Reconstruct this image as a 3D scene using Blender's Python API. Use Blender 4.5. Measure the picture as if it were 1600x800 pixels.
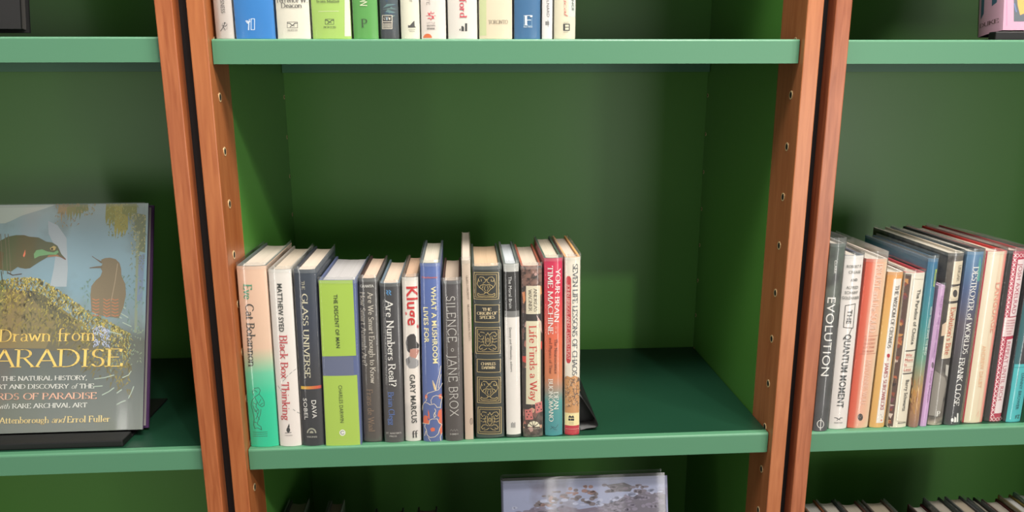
import bpy, bmesh, math, random
from mathutils import Matrix, Vector

for o in list(bpy.data.objects):
    bpy.data.objects.remove(o)
S = bpy.context.scene
C = S.collection
random.seed(7)

# ------------------------------------------------------------------ camera, light, exposure
cam_data = bpy.data.cameras.new('camera')
cam_data.sensor_fit = 'HORIZONTAL'
cam_data.sensor_width = 36.0
cam_data.lens = 36.0 * 1158.27 / 1600.0
cam_data.clip_start = 0.02
cam = bpy.data.objects.new('camera', cam_data)
C.objects.link(cam)
PITCH, YAW, ROLL = 0.22458, 0.06273, -0.00323
fw = Vector((math.sin(YAW) * math.cos(PITCH), math.cos(YAW) * math.cos(PITCH), -math.sin(PITCH)))
rt = Vector((math.cos(YAW), -math.sin(YAW), 0.0))
up = rt.cross(fw)
rt, up = rt * math.cos(ROLL) + up * math.sin(ROLL), up * math.cos(ROLL) - rt * math.sin(ROLL)
cam.matrix_world = Matrix(((rt.x, up.x, -fw.x, 0.29018), (rt.y, up.y, -fw.y, -0.89734), (rt.z, up.z, -fw.z, 0.46165), (0, 0, 0, 1)))
S.camera = cam

S.view_settings.view_transform = 'Standard'
S.view_settings.look = 'None'
S.view_settings.exposure = -0.15
S.view_settings.gamma = 1.0
S.view_settings.use_curve_mapping = False
S.cycles.use_denoising = True
S.cycles.max_bounces = 8
S.cycles.transparent_max_bounces = 24
S.cycles.caustics_reflective = False
S.cycles.caustics_refractive = False

world = bpy.data.worlds.new('store_ambient')
S.world = world
world.use_nodes = True
wn = world.node_tree
wn.nodes.clear()
w_out = wn.nodes.new('ShaderNodeOutputWorld')
w_bg = wn.nodes.new('ShaderNodeBackground')
w_tc = wn.nodes.new('ShaderNodeTexCoord')
w_sep = wn.nodes.new('ShaderNodeSeparateXYZ')
w_map = wn.nodes.new('ShaderNodeMapRange')
w_map.inputs['From Min'].default_value = -1
w_map.inputs['From Max'].default_value = 1
w_ramp = wn.nodes.new('ShaderNodeValToRGB')
w_ramp.color_ramp.elements[0].position = 0.30
w_ramp.color_ramp.elements[0].color = (0.20, 0.19, 0.18, 1)
w_ramp.color_ramp.elements[1].position = 0.62
w_ramp.color_ramp.elements[1].color = (1.0, 0.97, 0.92, 1)
wn.links.new(w_tc.outputs['Generated'], w_sep.inputs[0])
wn.links.new(w_sep.outputs['Z'], w_map.inputs['Value'])
wn.links.new(w_map.outputs[0], w_ramp.inputs[0])
wn.links.new(w_ramp.outputs[0], w_bg.inputs['Color'])
w_bg.inputs['Strength'].default_value = 0.33
wn.links.new(w_bg.outputs[0], w_out.inputs['Surface'])


def area_lamp(name, loc, target, sx, sy, power, color=(1.0, 0.95, 0.88)):
    d = bpy.data.lights.new(name, 'AREA')
    d.shape = 'RECTANGLE'
    d.size, d.size_y = sx, sy
    d.energy = power
    d.color = color
    o = bpy.data.objects.new(name, d)
    C.objects.link(o)
    o.location = loc
    o.rotation_euler = (Vector(target) - Vector(loc)).to_track_quat('-Z', 'Y').to_euler()
    return o


# the shop's ceiling lamps in front of the bookcases, and sheen lights added behind the camera
area_lamp('ceiling_lamp', (0.78, -0.72, 2.15), (0.45, 0.0, 0.2), 1.0, 0.3, 84)
area_lamp('ceiling_lamp', (-0.75, -0.60, 2.15), (-0.5, 0.0, 0.2), 0.8, 0.2, 17)
area_lamp('ceiling_lamp', (1.49, -2.5, 3.05), (0.7, 0.0, 0.3), 0.12, 0.12, 46)
area_lamp('ceiling_lamp', (2.60, -1.9, 2.30), (1.1, 0.0, -0.1), 0.3, 0.3, 38)
area_lamp('sheen_light', (1.95, -2.4, -0.2), (0.9, 0.0, 0.2), 0.22, 1.7, 7, (1.0, 0.97, 0.93))  # this and the next: narrow lights added to streak the plastic sleeves
area_lamp('sheen_light', (-1.6, -2.4, -0.2), (-0.1, 0.0, 0.2), 0.20, 1.7, 6, (1.0, 0.97, 0.93))
area_lamp('sheen_light', (3.2, -6.0, -0.05), (0.9, 0.0, 0.2), 2.7, 1.6, 78, (1.0, 0.97, 0.93))  # from here: broad lights added for blurred reflections on the green back panels
area_lamp('sheen_light', (-0.7, -6.0, -0.05), (0.2, 0.0, 0.2), 1.3, 1.6, 10, (1.0, 0.97, 0.93))
area_lamp('sheen_light', (-3.5, -6.0, -0.05), (-0.3, 0.0, 0.2), 1.3, 1.6, 14, (1.0, 0.97, 0.93))


# ------------------------------------------------------------------ helpers
def lin(c):
    r = []
    for v in c[:3]:
        v = v / 255.0
        r.append(v / 12.92 if v <= 0.04045 else ((v + 0.055) / 1.055) ** 2.4)
    return (r[0], r[1], r[2], 1.0)


MATS = {}


def new_mat(key):
    m = bpy.data.materials.new(key)
    m.use_nodes = True
    nt = m.node_tree
    b = nt.nodes['Principled BSDF']
    MATS[key] = m
    return m, nt, b


def plain(name, c, rough=0.5, metal=0.0, spec=0.5):
    key = '%s_%d_%d_%d' % (name, c[0], c[1], c[2])
    if key in MATS:
        return MATS[key]
    m, nt, b = new_mat(key)
    b.inputs['Base Color'].default_value = lin(c)
    b.inputs['Roughness'].default_value = rough
    b.inputs['Metallic'].default_value = metal
    b.inputs['Specular IOR Level'].default_value = spec
    return m


def N(nt, kind, **kw):
    n = nt.nodes.new(kind)
    for k, v in kw.items():
        setattr(n, k, v)
    return n


def paint(name, c, rough, bump=0.02, spec=0.5):
    if name in MATS:
        return MATS[name]
    m, nt, b = new_mat(name)
    b.inputs['Base Color'].default_value = lin(c)
    b.inputs['Roughness'].default_value = rough
    b.inputs['Specular IOR Level'].default_value = spec
    tc = N(nt, 'ShaderNodeTexCoord')
    ns = N(nt, 'ShaderNodeTexNoise')
    ns.inputs['Scale'].default_value = 220
    ns.inputs['Detail'].default_value = 2
    bp = N(nt, 'ShaderNodeBump')
    bp.inputs['Strength'].default_value = bump
    bp.inputs['Distance'].default_value = 0.002
    nt.links.new(tc.outputs['Object'], ns.inputs['Vector'])
    nt.links.new(ns.outputs['Fac'], bp.inputs['Height'])
    nt.links.new(bp.outputs[0], b.inputs['Normal'])
    return m


def wood(name, c1, c2, seed):
    m, nt, b = new_mat(name)
    tc = N(nt, 'ShaderNodeTexCoord')
    mp = N(nt, 'ShaderNodeMapping')
    mp.inputs['Location'].default_value = (seed * 1.7, seed * 0.9, seed * 3.1)
    mp.inputs['Scale'].default_value = (1.0, 1.0, 0.07)
    n1 = N(nt, 'ShaderNodeTexNoise')
    n1.inputs['Scale'].default_value = 190
    n1.inputs['Detail'].default_value = 5
    n1.inputs['Distortion'].default_value = 0.6
    n2 = N(nt, 'ShaderNodeTexNoise')
    n2.inputs['Scale'].default_value = 24
    n2.inputs['Detail'].default_value = 3
    mx = N(nt, 'ShaderNodeMath', operation='ADD')
    cr = N(nt, 'ShaderNodeValToRGB')
    cr.color_ramp.elements[0].color = lin(c2)
    cr.color_ramp.elements[1].color = lin(c1)
    sc = N(nt, 'ShaderNodeMath', operation='MULTIPLY')
    cr.color_ramp.elements[0].position = 0.38
    cr.color_ramp.elements[1].position = 0.62
    sc.inputs[1].default_value = 0.5
    nt.links.new(tc.outputs['Object'], mp.inputs['Vector'])
    nt.links.new(mp.outputs[0], n1.inputs['Vector'])
    nt.links.new(mp.outputs[0], n2.inputs['Vector'])
    nt.links.new(n1.outputs['Fac'], mx.inputs[0])
    nt.links.new(n2.outputs['Fac'], mx.inputs[1])
    nt.links.new(mx.outputs[0], sc.inputs[0])
    nt.links.new(sc.outputs[0], cr.inputs[0])
    nt.links.new(cr.outputs[0], b.inputs['Base Color'])
    b.inputs['Roughness'].default_value = 0.33
    bp = N(nt, 'ShaderNodeBump')
    bp.inputs['Strength'].default_value = 0.05
    bp.inputs['Distance'].default_value = 0.001
    nt.links.new(n1.outputs['Fac'], bp.inputs['Height'])
    nt.links.new(bp.outputs[0], b.inputs['Normal'])
    return m


def paper(c):
    key = 'paper_%d_%d_%d' % tuple(c[:3])
    if key in MATS:
        return MATS[key]
    m, nt, b = new_mat(key)
    tc = N(nt, 'ShaderNodeTexCoord')
    mp = N(nt, 'ShaderNodeMapping')
    mp.inputs['Scale'].default_value = (1500, 6, 6)
    ns = N(nt, 'ShaderNodeTexNoise')
    ns.inputs['Scale'].default_value = 1.0
    ns.inputs['Detail'].default_value = 2
    cr = N(nt, 'ShaderNodeValToRGB')
    l = lin(c)
    cr.color_ramp.elements[0].position = 0.3
    cr.color_ramp.elements[0].color = (l[0] * 0.86, l[1] * 0.85, l[2] * 0.83, 1)
    cr.color_ramp.elements[1].position = 0.6
    cr.color_ramp.elements[1].color = l
    nt.links.new(tc.outputs['Object'], mp.inputs['Vector'])
    nt.links.new(mp.outputs[0], ns.inputs['Vector'])
    nt.links.new(ns.outputs['Fac'], cr.inputs[0])
    nt.links.new(cr.outputs[0], b.inputs['Base Color'])
    b.inputs['Roughness'].default_value = 0.85
    return m


def jacket(name, h, ramp, mode='LINEAR', mottle=None, axis='Z', span=None, rough=0.45):
    """printed jacket: colour stops along the book's own height (or width)"""
    m, nt, b = new_mat('jacket_' + name)
    tc = N(nt, 'ShaderNodeTexCoord')
    sp = N(nt, 'ShaderNodeSeparateXYZ')
    dv = N(nt, 'ShaderNodeMath', operation='DIVIDE')
    dv.inputs[1].default_value = span or h
    cr = N(nt, 'ShaderNodeValToRGB')
    cr.color_ramp.interpolation = mode
    els = cr.color_ramp.elements
    while len(els) < len(ramp):
        els.new(0.5)
    for e, (p, c) in zip(els, ramp):
        e.position = p
        e.color = lin(c)
    for e, (p, c) in zip(els, ramp):
        e.position = p
        e.color = lin(c)
    nt.links.new(tc.outputs['Object'], sp.inputs[0])
    nt.links.new(sp.outputs[axis], dv.inputs[0])
    nt.links.new(dv.outputs[0], cr.inputs[0])
    col = cr.outputs[0]
    if mottle:
        c2, scale, lo, hi = mottle
        ns = N(nt, 'ShaderNodeTexNoise')
        ns.inputs['Scale'].default_value = scale
        ns.inputs['Detail'].default_value = 5
        mr = N(nt, 'ShaderNodeMapRange')
        mr.inputs['From Min'].default_value = lo
        mr.inputs['From Max'].default_value = hi
        mix = N(nt, 'ShaderNodeMix', data_type='RGBA')
        mix.inputs['B'].default_value = lin(c2)
        nt.links.new(tc.outputs['Object'], ns.inputs['Vector'])
        nt.links.new(ns.outputs['Fac'], mr.inputs['Value'])
        nt.links.new(mr.outputs[0], mix.inputs['Factor'])
        nt.links.new(col, mix.inputs['A'])
        col = mix.outputs['Result']
    nt.links.new(col, b.inputs['Base Color'])
    b.inputs['Roughness'].default_value = rough
    return m


def clear_film(name='clear_film', haze=0.04):
    if name in MATS:
        return MATS[name]
    m, nt, b = new_mat(name)
    out = nt.nodes['Material Output']
    nt.nodes.remove(b)
    tc = N(nt, 'ShaderNodeTexCoord')
    oi = N(nt, 'ShaderNodeObjectInfo')
    ad = N(nt, 'ShaderNodeVectorMath', operation='ADD')
    mp = N(nt, 'ShaderNodeMapping')
    mp.inputs['Scale'].default_value = (40, 40, 5)
    ns = N(nt, 'ShaderNodeTexNoise')
    ns.inputs['Scale'].default_value = 1.0
    ns.inputs['Detail'].default_value = 1.5
    bp = N(nt, 'ShaderNodeBump')
    bp.inputs['Strength'].default_value = 0.2
    bp.inputs['Distance'].default_value = 0.001
    lw = N(nt, 'ShaderNodeLayerWeight')
    lw.inputs['Blend'].default_value = 0.5
    pw = N(nt, 'ShaderNodeMath', operation='POWER')
    pw.inputs[1].default_value = 4.0
    fr = N(nt, 'ShaderNodeMath', operation='MULTIPLY_ADD')
    fr.inputs[1].default_value = 0.85
    fr.inputs[2].default_value = 0.08
    gl = N(nt, 'ShaderNodeBsdfAnisotropic')
    gl.inputs['Roughness'].default_value = 0.12
    tr = N(nt, 'ShaderNodeBsdfTransparent')
    df = N(nt, 'ShaderNodeBsdfTranslucent')
    df.inputs['Color'].default_value = (0.75, 0.8, 0.78, 1)
    d2 = N(nt, 'ShaderNodeBsdfDiffuse')
    d2.inputs['Color'].default_value = (0.75, 0.8, 0.78, 1)
    m0 = N(nt, 'ShaderNodeMixShader')
    m1 = N(nt, 'ShaderNodeMixShader')
    m1.inputs[0].default_value = haze
    m2 = N(nt, 'ShaderNodeMixShader')
    nt.links.new(tc.outputs['Object'], ad.inputs[0])
    nt.links.new(oi.outputs['Location'], ad.inputs[1])
    nt.links.new(ad.outputs[0], mp.inputs['Vector'])
    nt.links.new(mp.outputs[0], ns.inputs['Vector'])
    nt.links.new(ns.outputs['Fac'], bp.inputs['Height'])
    nt.links.new(bp.outputs[0], lw.inputs['Normal'])
    nt.links.new(lw.outputs['Facing'], pw.inputs[0])
    nt.links.new(pw.outputs[0], fr.inputs[0])
    nt.links.new(bp.outputs[0], gl.inputs['Normal'])
    nt.links.new(df.outputs[0], m0.inputs[1])
    nt.links.new(d2.outputs[0], m0.inputs[2])
    nt.links.new(tr.outputs[0], m1.inputs[1])
    nt.links.new(m0.outputs[0], m1.inputs[2])
    nt.links.new(fr.outputs[0], m2.inputs[0])
    nt.links.new(m1.outputs[0], m2.inputs[1])
    nt.links.new(gl.outputs[0], m2.inputs[2])
    nt.links.new(m2.outputs[0], out.inputs['Surface'])
    return m


def link(name, me, parent=None, mats=()):
    o = bpy.data.objects.new(name, me)
    C.objects.link(o)
    for m in mats:
        me.materials.append(m)
    if parent:
        o.parent = parent
    return o


def tag(o, label, cat, group=None, kind=None):
    o['label'] = label
    o['category'] = cat
    if group:
        o['group'] = group
    if kind:
        o['kind'] = kind
    return o


def thing(name, label, cat, loc=(0, 0, 0), rot=(0, 0, 0), group=None):
    o = bpy.data.objects.new(name, None)
    o.empty_display_size = 0.02
    C.objects.link(o)
    o.location = loc
    o.rotation_euler = rot
    return tag(o, label, cat, group)


def bm_mesh(name, bm):
    me = bpy.data.meshes.new(name)
    bm.normal_update()
    bm.to_mesh(me)
    bm.free()
    return me


def bx(bm, x0, x1, y0, y1, z0, z1, mi=0):
    v = [bm.verts.new((x, y, z)) for x in (x0, x1) for y in (y0, y1) for z in (z0, z1)]
    for f in ((0, 1, 3, 2), (4, 6, 7, 5), (0, 4, 5, 1), (2, 3, 7, 6), (0, 2, 6, 4), (1, 5, 7, 3)):
        bm.faces.new([v[i] for i in f]).material_index = mi
    return v


def box_obj(name, x0, x1, y0, y1, z0, z1, mat, parent=None, bev=0.0):
    bm = bmesh.new()
    bx(bm, x0, x1, y0, y1, z0, z1)
    if bev:
        bmesh.ops.bevel(bm, geom=bm.edges[:], offset=bev, segments=2, affect='EDGES', profile=0.5)
    return link(name, bm_mesh(name, bm), parent, [mat])


def sweep_profile(bm, prof, x0, x1, mi=0):
    """closed (y, z) outline extruded along x"""
    a = [bm.verts.new((x0, y, z)) for y, z in prof]
    b = [bm.verts.new((x1, y, z)) for y, z in prof]
    n = len(prof)
    for i in range(n):
        j = (i + 1) % n
        bm.faces.new((a[i], a[j], b[j], b[i])).material_index = mi
    bm.faces.new(a[::-1]).material_index = mi
    bm.faces.new(b).material_index = mi


# ------------------------------------------------------------------ lettering
def AR(cx, cy, rx, ry, a0, a1):
    n = max(4, int(abs(a1 - a0) / 22))
    return [(cx + rx * math.cos(math.radians(a0 + (a1 - a0) * i / n)), cy + ry * math.sin(math.radians(a0 + (a1 - a0) * i / n))) for i in range(n + 1)]


def glyphs():
    G = {}
    X = 0.62
    G['A'] = (.74, [[(0, 0), (.37, 1)], [(.37, 1), (.74, 0)], [(.14, .35), (.6, .35)]], [(0, 0), (.74, 0)])
    G['B'] = (.58, [[(.06, 0), (.06, 1)], [(.06, 1), (.28, 1)] + AR(.28, .77, .22, .23, 90, -90) + [(.06, .54)], [(.28, .54)] + AR(.3, .27, .26, .27, 90, -90) + [(.06, 0)]], [(.02, 0), (.02, 1)])
    G['C'] = (.74, [AR(.42, .5, .4, .51, 42, 318)], [])
    G['D'] = (.78, [[(.06, 0), (.06, 1)], [(.06, 1), (.3, 1)] + AR(.3, .5, .44, .5, 90, -90) + [(.06, 0)]], [(.02, 0), (.02, 1)])
    G['E'] = (.56, [[(.06, 0), (.06, 1)], [(.06, 1), (.5, 1), (.5, .86)], [(.06, .53), (.4, .53)], [(.06, 0), (.54, 0), (.55, .16)]], [(.02, 0), (.02, 1)])
    G['F'] = (.52, [[(.06, 0), (.06, 1)], [(.06, 1), (.5, 1), (.5, .86)], [(.06, .52), (.4, .52)]], [(.06, 0), (.02, 1)])
    G['G'] = (.8, [AR(.42, .5, .4, .51, 45, 330) + [(.76, .3), (.76, .42)], [(.6, .44), (.82, .44)]], [])
    G['H'] = (.78, [[(.06, 0), (.06, 1)], [(.7, 0), (.7, 1)], [(.06, .52), (.7, .52)]], [(.06, 0), (.06, 1), (.7, 0), (.7, 1)])
    G['I'] = (.22, [[(.1, 0), (.1, 1)]], [(.1, 0), (.1, 1)])
    G['J'] = (.3, [[(.18, 1), (.18, .05), (.12, -.14), (-.02, -.2)]], [(.18, 1)])
    G['K'] = (.7, [[(.06, 0), (.06, 1)], [(.62, 1), (.08, .46)], [(.22, .58), (.68, 0)]], [(.06, 0), (.06, 1), (.62, 1), (.68, 0)])
    G['L'] = (.54, [[(.06, 0), (.06, 1)], [(.06, 0), (.5, 0), (.53, .18)]], [(.02, 0), (.06, 1)])
    G['M'] = (.94, [[(.06, 0), (.1, 1)], [(.1, 1), (.46, .05)], [(.46, .05), (.82, 1)], [(.82, 1), (.86, 0)]], [(.06, 0), (.08, 1), (.84, 1), (.86, 0)])
    G['N'] = (.8, [[(.08, 0), (.08, 1)], [(.08, 1), (.7, 0)], [(.7, 0), (.7, 1)]], [(.08, 0), (.06, 1), (.7, 1)])
    G['O'] = (.84, [AR(.42, .5, .4, .51, 0, 360)], [])
    G['P'] = (.56, [[(.06, 0), (.06, 1)], [(.06, 1), (.28, 1)] + AR(.28, .74, .25, .26, 90, -90) + [(.08, .48)]], [(.06, 0), (.02, 1)])
    G['Q'] = (.84, [AR(.42, .5, .4, .51, 0, 360), [(.44, .02), (.62, -.16), (.86, -.2)]], [])
    G['R'] = (.66, [[(.06, 0), (.06, 1)], [(.06, 1), (.28, 1)] + AR(.28, .76, .24, .24, 90, -90) + [(.08, .52)], [(.28, .52), (.64, 0)]], [(.06, 0), (.02, 1), (.66, 0)])
    G['S'] = (.52, [AR(.27, .75, .2, .24, 35, 235) + AR(.25, .26, .22, .27, 60, -150)], [])
    G['T'] = (.66, [[(.33, 0), (.33, 1)], [(.02, .84), (.03, 1), (.63, 1), (.64, .84)]], [(.33, 0)])
    G['U'] = (.76, [[(.08, 1), (.08, .3)] + AR(.37, .28, .29, .29, 180, 360) + [(.66, 1)]], [(.08, 1), (.66, 1)])
    G['V'] = (.72, [[(0, 1), (.37, 0)], [(.37, 0), (.72, 1)]], [(0, 1), (.72, 1)])
    G['W'] = (1.04, [[(0, 1), (.28, 0)], [(.28, 0), (.52, .95)], [(.52, .95), (.78, 0)], [(.78, 0), (1.04, 1)]], [(0, 1), (1.04, 1)])
    G['X'] = (.7, [[(.02, 1), (.68, 0)], [(.66, 1), (.02, 0)]], [(.02, 1), (.68, 0), (.66, 1), (.02, 0)])
    G['Y'] = (.68, [[(0, 1), (.34, .48)], [(.68, 1), (.34, .48)], [(.34, .48), (.34, 0)]], [(0, 1), (.68, 1), (.34, 0)])
    G['Z'] = (.64, [[(.06, .86), (.06, 1), (.6, 1), (.03, 0), (.6, 0), (.62, .16)]], [])
    G['a'] = (.46, [AR(.22, .45, .17, .18, 155, 0) + [(.39, .08), (.47, .03)], [(.39, .36), (.24, .34)] + AR(.2, .17, .16, .17, 90, 280) + [(.39, .12)]], [])
    G['b'] = (.54, [[(.07, 1.04), (.07, .02)], AR(.27, .31, .22, .31, 155, -155)], [(.03, 1.04)])
    G['c'] = (.46, [AR(.27, .31, .24, .31, 48, 315)], [])
    G['d'] = (.56, [AR(.26, .31, .22, .31, 30, 330), [(.46, 1.04), (.46, 0)]], [(.42, 1.04), (.5, 0)])
    G['e'] = (.48, [[(.05, .36), (.44, .36)] + AR(.26, .32, .2, .3, 8, 318)], [])
    G['f'] = (.34, [[(.14, 0), (.14, .82)] + AR(.3, .84, .16, .2, 180, 60), [(.02, .6), (.32, .6)]], [(.14, 0)])
    G['g'] = (.52, [AR(.23, .4, .18, .21, 0, 360), [(.36, .56), (.5, .6)], [(.12, .22), (.1, .08), (.36, .03)] + AR(.26, -.12, .21, .14, 60, -240)], [])
    G['h'] = (.56, [[(.07, 1.04), (.07, 0)], AR(.28, .4, .2, .21, 155, 0) + [(.48, 0)]], [(.03, 1.04), (.07, 0), (.48, 0)])
    G['i'] = (.22, [[(.1, X), (.1, 0)], [(.1, .88), (.1, .9)]], [(.06, X), (.1, 0)])
    G['j'] = (.22, [[(.12, X), (.12, -.1), (.06, -.26), (-.04, -.28)], [(.12, .88), (.12, .9)]], [(.08, X)])
    G['k'] = (.52, [[(.07, 1.04), (.07, 0)], [(.44, X), (.1, .28)], [(.2, .37), (.5, 0)]], [(.03, 1.04), (.07, 0), (.44, X), (.48, 0)])
    G['l'] = (.22, [[(.1, 1.04), (.1, 0)]], [(.06, 1.04), (.1, 0)])
    G['m'] = (.86, [[(.07, X), (.07, 0)], AR(.26, .4, .18, .21, 155, 0) + [(.44, 0)], AR(.62, .4, .18, .21, 165, 0) + [(.8, 0)]], [(.03, X), (.07, 0), (.44, 0), (.8, 0)])
    G['n'] = (.56, [[(.07, X), (.07, 0)], AR(.28, .4, .2, .21, 155, 0) + [(.48, 0)]], [(.03, X), (.07, 0), (.48, 0)])
    G['o'] = (.54, [AR(.27, .31, .24, .31, 0, 360)], [])
    G['p'] = (.56, [[(.08, X), (.08, -.3)], AR(.28, .31, .22, .31, 155, -155)], [(.04, X), (.08, -.3)])
    G['q'] = (.56, [AR(.26, .31, .22, .31, 30, 330), [(.46, X), (.46, -.3)]], [(.46, -.3)])
    G['r'] = (.4, [[(.08, X), (.08, 0)], [(.1, .42), (.2, .58), (.36, .58)]], [(.04, X), (.08, 0)])
    G['s'] = (.4, [AR(.2, .46, .14, .15, 35, 235) + AR(.19, .16, .15, .16, 60, -150)], [])
    G['t'] = (.34, [[(.14, .84), (.14, .12), (.2, .01), (.32, .05)], [(.02, .6), (.3, .6)]], [])
    G['u'] = (.56, [[(.08, X), (.08, .2)] + AR(.25, .2, .17, .19, 180, 320) + [(.47, .2)], [(.47, X), (.47, 0)]], [(.04, X), (.43, X), (.5, 0)])
    G['v'] = (.5, [[(.02, X), (.26, 0)], [(.26, 0), (.48, X)]], [(.02, X), (.48, X)])
    G['w'] = (.76, [[(.02, X), (.2, 0)], [(.2, 0), (.38, .58)], [(.38, .58), (.56, 0)], [(.56, 0), (.74, X)]], [(.02, X), (.74, X)])
    G['x'] = (.5, [[(.03, X), (.47, 0)], [(.45, X), (.03, 0)]], [(.03, X), (.47, 0), (.45, X), (.03, 0)])
    G['y'] = (.5, [[(.02, X), (.26, .02)], [(.48, X), (.2, -.2), (.06, -.28)]], [(.02, X), (.48, X)])
    G['z'] = (.46, [[(.05, X), (.42, X), (.04, 0), (.43, 0)]], [])
    G['.'] = (.2, [[(.1, .02), (.1, .05)]], [])
    G[','] = (.2, [[(.1, .05), (.05, -.14)]], [])
    G["'"] = (.2, [[(.1, 1), (.08, .82)]], [])
    G['?'] = (.44, [AR(.2, .8, .18, .22, 160, -60) + [(.2, .45), (.2, .28)], [(.2, .02), (.2, .05)]], [])
    G['/'] = (.4, [[(.02, -.1), (.36, 1.05)]], [])
    G['-'] = (.34, [[(.05, .36), (.28, .36)]], [])
    G['*'] = (.4, [[(.2, .6), (.2, 1)], [(.05, .7), (.35, .9)], [(.05, .9), (.35, .7)]], [])
    G[' '] = (.28, [], [])
    return G


GLY = glyphs()


def hull(pts):
    pts = sorted(set(pts))
    if len(pts) < 3:
        return pts

    def half(seq):
        h = []
        for p in seq:
            while len(h) > 1 and (h[-1][0] - h[-2][0]) * (p[1] - h[-2][1]) - (h[-1][1] - h[-2][1]) * (p[0] - h[-2][0]) <= 0:
                h.pop()
            h.append(p)
        return h
    a, b = half(pts), half(pts[::-1])
    return a[:-1] + b[:-1]


def nib_stroke(pts, nx, ny):
    e = [(nx * math.cos(k * math.pi / 4 + .2), ny * math.sin(k * math.pi / 4 + .2)) for k in range(8)]
    out = []
    for (x0, y0), (x1, y1) in zip(pts, pts[1:]):
        out.append(hull([(round(x0 + a, 5), round(y0 + b, 5)) for a, b in e] + [(round(x1 + a, 5), round(y1 + b, 5)) for a, b in e]))
    return out


STYLE = {'seriflight': (.055, .022, .11, .12), 'serif': (.072, .034, .12, .1), 'serifb': (.095, .035, .13, .08), 'thin': (.038, .038, 0, .16), 'mono': (.058, .058, 0, .14), 'italic': (.055, .026, .07, .06)}
FLAT = {}


def flat_text(s, font):
    """2-D faces of a line of text with cap height 1: (verts, faces, width)"""
    key = (s, font)
    if key in FLAT:
        return FLAT[key]
    V, F = [], []
    if font in STYLE:
        nx, ny, sf, gap = STYLE[font]
        x = 0.0
        for ch in s:
            w, strokes, ser = GLY.get(ch, GLY[' '])
            polys = []
            for st in strokes:
                polys += nib_stroke(st, nx, ny)
            if sf:
                for (a, b) in ser:
                    polys += nib_stroke([(a - sf, b), (a + sf, b)], .02, .022)
            for p in polys:
                i0 = len(V)
                for (a, b) in p:
                    V.append((x + a + (.22 * b if font == 'italic' else 0), b))
                F.append(list(range(i0, i0 + len(p))))
            x += w + gap
        width = x - gap
    else:
        cu = bpy.data.curves.new('line', 'FONT')
        cu.body = s
        cu.resolution_u = 3
        cu.offset = {'bold': .014, 'black': .018}.get(font, 0.0)
        cu.space_character = 1.04
        o = bpy.data.objects.new('line', cu)
        C.objects.link(o)
        bpy.context.view_layer.update()
        me = bpy.data.meshes.new_from_object(o.evaluated_get(bpy.context.evaluated_depsgraph_get()))
        cap = 0.729
        x0 = min(v.co.x for v in me.vertices)
        V = [((v.co.x - x0) / cap, v.co.y / cap) for v in me.vertices]
        F = [list(p.vertices) for p in me.polygons]
        width = max(v[0] for v in V)
        bpy.data.objects.remove(o)
        bpy.data.curves.remove(cu)
        bpy.data.meshes.remove(me)
    FLAT[key] = (V, F, width)
    return FLAT[key]


def lay_text(s, font, a0, b0, a1, b1, cap, fn, eps):
    """text from (a0,b0) to (a1,b1) (middle of its capitals), mapped on a surface by fn"""
    V, F, w = flat_text(s, font)
    L = math.hypot(a1 - a0, b1 - b0)
    dx, dy = (a1 - a0) / L, (b1 - b0) / L
    bm = bmesh.new()
    vs = []
    for (x, y) in V:
        t = x / w * L
        u = (y - 0.5) * cap
        vs.append(bm.verts.new(fn(a0 + dx * t - dy * u, b0 + dy * t + dx * u, eps)))
    for f in F:
        try:
            bm.faces.new([vs[i] for i in f])
        except ValueError:
            pass
    return bm


def bend_text(s, font, a0, b0, a1, b1, cap, fn, eps):
    """the same, cut into narrow strips first so that big letters follow a rounded spine"""
    bm = lay_text(s, font, a0, b0, a1, b1, cap, lambda a, b, e: (a, 0.0, b), eps)
    xs = [v.co.x for v in bm.verts]
    x = math.ceil(min(xs) / 0.002) * 0.002
    while x < max(xs):
        bmesh.ops.bisect_plane(bm, geom=bm.verts[:] + bm.edges[:] + bm.faces[:], plane_co=(x, 0, 0), plane_no=(1, 0, 0))
        x += 0.002
    for v in bm.verts:
        v.co = fn(v.co.x, v.co.z, eps)
    return bm


# ------------------------------------------------------------------ books
def arc_y(a, t, b):
    q = min(1.0, abs(2.0 * a / t - 1.0))
    return b * q ** 2.3


def contour(t, d, b, off=0.0, n=14):
    """plan outline of a cover from the rear of the left board round the spine to the rear of the right board"""
    pts = [(-off, d)]
    for i in range(n + 1):
        a = t * i / n
        pts.append((a + (off if i == n else -off if i == 0 else 0.0), arc_y(a, t, b) - off))
    pts.append((t + off, d))
    return pts


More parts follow.
